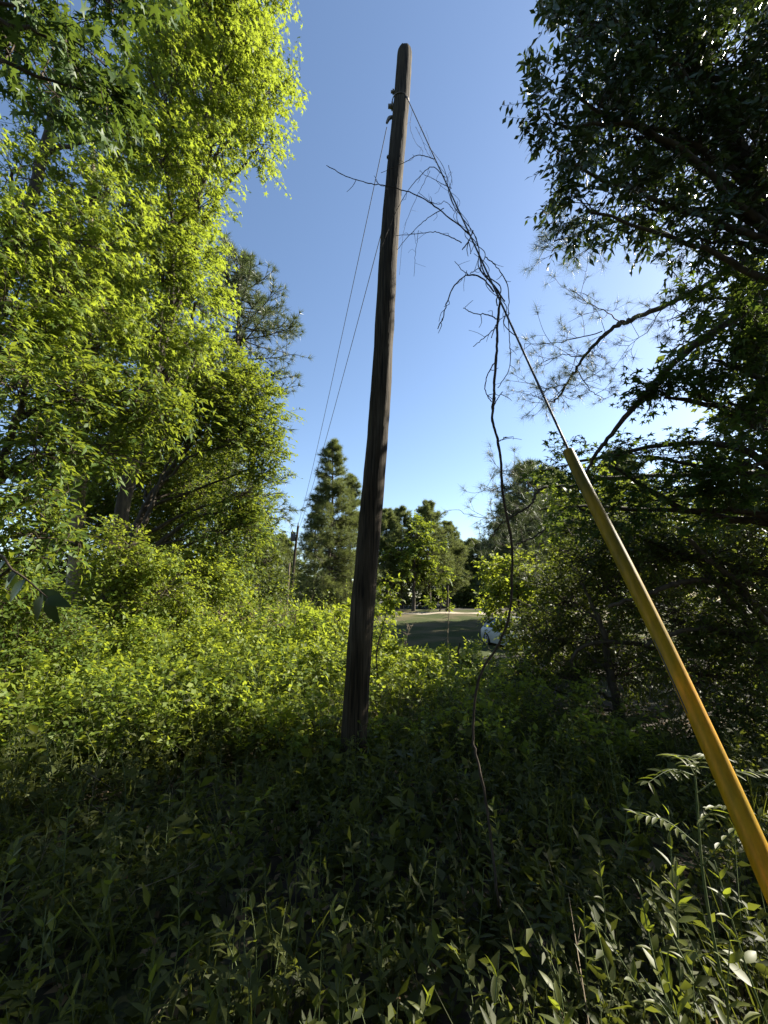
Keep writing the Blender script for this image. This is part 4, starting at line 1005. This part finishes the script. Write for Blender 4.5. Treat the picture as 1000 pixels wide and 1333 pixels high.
DD = norm(np.repeat(D, ns, 0) * .6 + norm(rng.normal(size=OO.shape)) * .8 + [0, 0, .25]); TT = np.repeat(np.clip(.55 + .42 * vnoise(O[:, 0], O[:, 1], 1.1, 12) + rng.normal(size=len(O)) * .18, 0, 1), ns)
leafy(rng, la, None, OO, DD, np.repeat(h, ns) * .2 + .12, 7, 'RHOMB', .082, .2, .0025, .1, .6, .1, tint0=TT, face=.3)
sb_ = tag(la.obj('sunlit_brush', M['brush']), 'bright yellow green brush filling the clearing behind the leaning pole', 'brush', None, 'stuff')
tag(ta.obj('stems', M['stem'], sb_), kind='stuff')

# shrubs that rise out of the brush
protos = []
for k, (shp, sz, mt) in enumerate((('OVAL', .10, 'brush'), ('ELL', .11, 'oak'), ('OVAL', .085, 'gum'))):
    rg = R(150 + k); C = [(np.array([rg.normal() * .38, rg.normal() * .38, rg.uniform(.5, 1.25)]), np.array([.36, .36, .32]) * rg.uniform(.7, 1.1)) for _ in range(7)]
    o = broadleaf('shrub', ('rounded bright shrub rising out of the sunlit brush', 'narrow-leaved olive shrub rising out of the sunlit brush', 'small-leaved yellow shrub rising out of the sunlit brush')[k],
        (0, 0), [(0, 0, .3), (.03, 0, .7), (.05, .02, 1.2)], .022, C, shp, sz, mt, seed=150 + k, lai=1.7, nl=7, tw=.22, cat='shrub', twig_r=.002, limb_r=.6, group=('round shrubs in the brush', 'olive shrubs in the brush', 'yellow shrubs in the brush')[k], face=.25)
    protos.append(o)
rg = R(160); used = [False] * 3
for k, (u, y, sc) in enumerate(((40, 5.2, .62), (130, 6.2, .75), (215, 7.0, .85), (290, 7.4, .8), (350, 8.6, 1.0), (415, 8.0, .95), (440, 9.6, 1.1), (385, 10.6, 1.2), (250, 9.4, 1.1), (180, 8.6, 1.0), (90, 7.4, .95), (320, 11.6, 1.25), (520, 7.2, .62), (545, 8.4, .55), (20, 6.4, .8), (430, 6.4, .62), (340, 6.2, .6), (240, 5.6, .55))):
    x = (u - 500) / 540 * y * 1.0; loc = (x, y, float(gz(x, y))); q = k % 3; sc *= 1.12 if u < 460 else 1.0
    if not used[q]:
        protos[q].location = loc; protos[q].scale = (sc,) * 3; protos[q].rotation_euler = (0, 0, rg.uniform(0, 6.28)); used[q] = True
    else:
        copy_tree(protos[q], loc, rg.uniform(0, 6.28), sc)
# grass, dead stems and fallen leaves between the weeds
rg = R(170); n = 260
cx_ = rg.uniform(-6, 5, n); cy_ = rg.uniform(.7, 8.5, n); ok = (np.abs(cx_) < cy_ + .9) & (cx_ ** 2 + cy_ ** 2 > 1); cx_, cy_ = cx_[ok], cy_[ok]; m = 16
P = np.stack([np.repeat(cx_, m) + rg.normal(size=len(cx_) * m) * .03, np.repeat(cy_, m) + rg.normal(size=len(cx_) * m) * .03, np.zeros(len(cx_) * m)], 1); P[:, 2] = gz(P[:, 0], P[:, 1]) - .01
BLADE = (np.array([(-.011, 0, 0), (.011, 0, 0), (.009, .45, -.03), (-.009, .45, -.03), (.0005, 1, -.28), (-.0005, 1, -.28)]), np.array([(0, 1, 2, 3), (3, 2, 4, 5)]))
D = norm(np.stack([rg.normal(size=len(P)) * .4, rg.normal(size=len(P)) * .4, np.ones(len(P))], 1)); ga = Acc()
put(ga, BLADE, P, D, norm(rg.normal(size=P.shape)), rg.uniform(.25, .62, len(P)), rg.random(len(P)), rg.uniform(.25, .75, len(P)))
tag(ga.obj('grass', M['weed_grass'] if 'weed_grass' in M else M['weed']), 'long thin grass blades standing among the shaded weeds', 'grass', None, 'stuff')
n = 420; x = rg.uniform(-7, 5, n); y = rg.uniform(1.2, 11, n); ok = np.abs(x) < y + .9; x, y = x[ok], y[ok]
A = np.stack([x, y, gz(x, y) - .02], 1); D = norm(np.stack([rg.normal(size=len(x)) * .8, rg.normal(size=len(x)) * .8, np.ones(len(x)) * .9], 1)); da = Acc()
L_ = brush_h(x, y) * rg.uniform(.6, 1.35, len(x)); K = A + D * (L_ * .5)[:, None]; D2 = norm(D + rg.normal(size=D.shape) * .3); sticks(da, A, K, .0035, .0028); sticks(da, K, K + D2 * (L_ * .5)[:, None], .0028, .0012)
for _ in range(2):
    t = rg.uniform(.1, .8, len(x)); Q = K + D2 * (L_ * .5 * t)[:, None]; sticks(da, Q, Q + norm(D2 + rg.normal(size=D.shape) * .7) * (.12 * rg.random(len(x)) + .05)[:, None], .0016, .0008)
tag(da.obj('dead_stems', M['bark_pale']), 'dry tan stems of last year sticking out of the weeds', 'dead stems', None, 'stuff')
n = 6000; x = rg.uniform(-6, 6, n); y = rg.uniform(.5, 7, n); P = np.stack([x, y, gz(x, y) + rg.uniform(.008, .03, n)], 1); fa = Acc()
put(fa, RHOMB, P, norm(np.stack([rg.normal(size=n), rg.normal(size=n), rg.normal(size=n) * .2], 1)), norm(np.stack([rg.normal(size=n) * .3, rg.normal(size=n) * .3, np.ones(n)], 1)), rg.uniform(.05, .11, n), rg.random(n), np.ones(n))
tag(fa.obj('leaf_litter', M['dead']), 'brown fallen leaves lying on the ground between the weeds', 'leaf litter', None, 'stuff')

# ------------------------------------------------------------------ single weeds of the foreground, leaf by leaf
def leaf_mesh(name, w, mat, fold=.05, curl=.18):
    v, f = ell_fine(w, fold, curl); me = bpy.data.meshes.new(name); me.from_pydata([tuple(p) for p in v], [], f)
    a = me.attributes.new('tint', 'FLOAT', 'FACE'); a.data.foreach_set('value', np.full(len(f), float(R(len(name) + int(w * 1000)).uniform(.3, .9)), np.float32))
    for p in me.polygons: p.use_smooth = True
    me.materials.append(mat); return me
M['weed_pale'] = leaf_mat('pale_weed_leaf', (.042, .058, .010), (.088, .100, .016), (.36, .42, .03), .44, rough=.5, spec=.3)
LM = [leaf_mesh('leaf', w, M['weed_pale'], c, k) for w, c, k in ((.16, .05, .15), (.19, .04, .25), (.13, .06, .32), (.22, .03, .12))]
LMD = [leaf_mesh('leaf', .27, M['laurel'], .04, .25), leaf_mesh('leaf', .24, M['laurel'], .03, .4)]
def add_leaf(parent, ploc, me, pos, d, nrm, size):
    d = Vector(d).normalized(); n = Vector(nrm); x = d.cross(n).normalized(); z = x.cross(d)
    o = bpy.data.objects.new('leaf', me); scene.collection.objects.link(o); o.parent = parent
    mt = Matrix((x, d, z)).transposed().to_4x4(); mt.translation = Vector(pos) - Vector(ploc)
    o.matrix_local = mt @ Matrix.Scale(size, 4)
def weed(u, v, d, label, group, seed, n=14, size=.085, lean=.25, kind='opposite', stems_=1, meshes=None, h=None):
    """a plant whose top shows at pixel (u, v), d metres deep; it grows from the ground below"""
    rng = R(seed); tip = at(u, v, d); meshes = meshes or LM
    b = np.array([tip[0] + rng.normal() * lean * .35, tip[1] + rng.normal() * lean * .25, 0]); b[2] = float(gz(b[0], b[1]))
    t = thing('weed', label, 'weed', b, group)
    for s in range(stems_):
        tp = tip if s == 0 else tip + np.array([rng.normal() * .11, rng.normal() * .10, -rng.uniform(.04, .22)])
        mid = (b + tp) / 2 + rng.normal(size=3) * .03; w = smooth_path([b - [0, 0, .03], mid, tp], 16)
        acc = Acc(); tube(acc, w, np.linspace(.0038, .0015, 16), 6); acc.obj('stem', M['stem'], t, True)
        m = n if s == 0 else int(n * .7); ang = rng.uniform(0, 6.28)
        for k in range(m):
            f = .35 + .65 * (k // 2 if kind == 'opposite' else k * .5) / (m / 2); f = min(f, 1.0)
            i = f * 15; j = min(int(i), 14); p = w[j] + (w[j + 1] - w[j]) * (i - j)
            ax_ = norm(w[j + 1] - w[j]); a = ang + (k // 2) * 1.57 + (math.pi if k % 2 else 0) + rng.normal() * .25
            hd = np.array([math.cos(a), math.sin(a), 0]); young = (f - .35) / .65
            dd = hd * (1 - .45 * young) + ax_ * (.25 + .75 * young) + rng.normal(size=3) * .12
            add_leaf(t, b, meshes[int(rng.integers(len(meshes)))], p, dd, np.array([0, 0, 1.0]) + rng.normal(size=3) * .25 - .2 * hd, size * (1.0 - .45 * young) * rng.uniform(.8, 1.15))
    return t
G1 = 'weeds standing in the shaded undergrowth'
spec = [(830, 1145, 1.35, 'many-stemmed pale weed beside the lower end of the yellow guard', 201, 16, .075, 3), (860, 1240, 1.2, 'broad-leaved weed at the foot of the many-stemmed pale weed', 202, 12, .10, 2),
        (232, 1140, 1.6, 'upright weed with a pair of broad pale leaves on a bare stem', 203, 10, .10, 1), (468, 975, 3.2, 'tall slender weed growing at the foot of the leaning pole', 204, 20, .10, 2),
        (640, 1040, 2.1, 'narrow-leaved weed climbing at the lower end of the hanging vine', 205, 22, .07, 2), (695, 1110, 1.8, 'upright narrow weed right of the hanging vine', 206, 18, .075, 1)]
for u, v, d, lab, sd, n, sz, st in spec: weed(u, v, d, lab, None, sd, n, sz, stems_=st)
rng = R(300)
cand = [(325, 1165, 1.7), (400, 1110, 1.9), (430, 1180, 1.6), (300, 1060, 2.2), (150, 1110, 1.8), (90, 1040, 2.2), (360, 1020, 2.5), (520, 1010, 2.8), (575, 935, 4.2), (640, 915, 4.3), (600, 1000, 3.0), (560, 1090, 2.0), (710, 1010, 2.4), (760, 1040, 2.1),
        (820, 1010, 2.2), (870, 1050, 1.8), (790, 950, 3.0), (690, 940, 3.6), (740, 905, 4.0), (240, 985, 2.8), (150, 960, 3.2), (60, 950, 3.2), (500, 1200, 1.5), (580, 1210, 1.5), (340, 1250, 1.4), (200, 1250, 1.4), (60, 1180, 1.6), (20, 1100, 1.9),
        (420, 960, 3.6), (330, 930, 4.0), (540, 950, 4.0), (930, 1120, 1.35), (760, 1180, 1.5), (950, 1210, 1.2), (650, 1240, 1.4), (720, 1280, 1.3), (440, 1270, 1.4), (100, 1290, 1.35), (270, 1290, 1.35), (560, 1295, 1.35), (880, 1120, 1.5), (480, 1080, 2.1), (380, 1180, 1.6), (280, 1190, 1.6), (630, 1130, 1.8), (780, 1120, 1.7)]
for k, (u, v, d) in enumerate(cand):
    weed(u, v, d, 'leafy upright weed with paired pointed leaves in the shaded undergrowth', G1, 310 + k, int(rng.integers(10, 18)), float(rng.uniform(.07, .11)), stems_=int(rng.integers(1, 3)))
# pinnate-leaved plant by the guard
pl_b = at(905, 1010, 1.55); pb = np.array([pl_b[0] + .05, pl_b[1] + .05, 0]); pb[2] = float(gz(pb[0], pb[1]))
pin = thing('sumac_plant', 'feather-leaved sumac shoot catching sun beside the yellow guard', 'plant', pb)
acc = Acc(); sw = smooth_path([pb - [0, 0, .03], (pb + pl_b) / 2 + [-.03, 0, .05], pl_b], 14); tube(acc, sw, np.linspace(.006, .003, 14), 6); acc.obj('stem', M['stem'], pin, True)
rng = R(400)
for (u, v), i0 in zip(((845, 1018), (880, 985), (930, 985), (990, 1005), (955, 1050), (830, 1060), (1000, 1060)), (13, 13, 13, 12, 10, 9, 8)):
    e = at(u, v, 1.5 + rng.normal() * .08); q = smooth_path([sw[i0], (sw[i0] + e) / 2 + [0, 0, .03], e], 10)
    acc = Acc(); tube(acc, q, np.linspace(.0022, .001, 10), 5); acc.obj('leaf_stalk', M['stem'], pin, True)
    ax_ = norm(e - sw[i0]); sd_ = norm(np.cross(ax_, [0, 0, 1.0]))
    for k in range(2, 10):
        for s_ in (-1, 1): add_leaf(pin, pb, LM[2 if k % 2 else 0], q[k], sd_ * s_ * .8 + ax_ * .55 + rng.normal(size=3) * .1 - [0, 0, .12], np.array([0, 0, 1.0]) + rng.normal(size=3) * .15, .052 * rng.uniform(.8, 1.1))
    add_leaf(pin, pb, LM[0], e, ax_, (0, 0, 1.0), .05)
# dark leaves of a sapling hanging in at the left edge
sb = np.array([-2.35, 1.75, 0.0]); sb[2] = float(gz(sb[0], sb[1]))
sap = thing('sapling', 'shaded sapling shoot with large drooping dark leaves before the left shrubs', 'sapling', sb)
e = at(62, 778, 2.1); q = smooth_path([sb - [0, 0, .05], sb + [0, 0, 1.0], at(-30, 735, 2.2), at(20, 745, 2.15), e], 30)
acc = Acc(); tube(acc, q, np.linspace(.012, .003, 30), 7); acc.obj('stem', M['twig'], sap, True)
for i, dd, sz in ((29, (.35, -.1, -.9), .14), (28, (-.3, 0, -.9), .14), (27, (.9, .1, -.45), .14), (24, (-.5, -.2, -.8), .13), (22, (-.7, .1, -.6), .12), (21, (.3, -.2, -.9), .12), (19, (-.6, 0, -.5), .12), (29, (.8, -.2, -.2), .12)):
    add_leaf(sap, sb, LMD[i % 2], q[i], dd, (-.2, -.9, .4), sz)
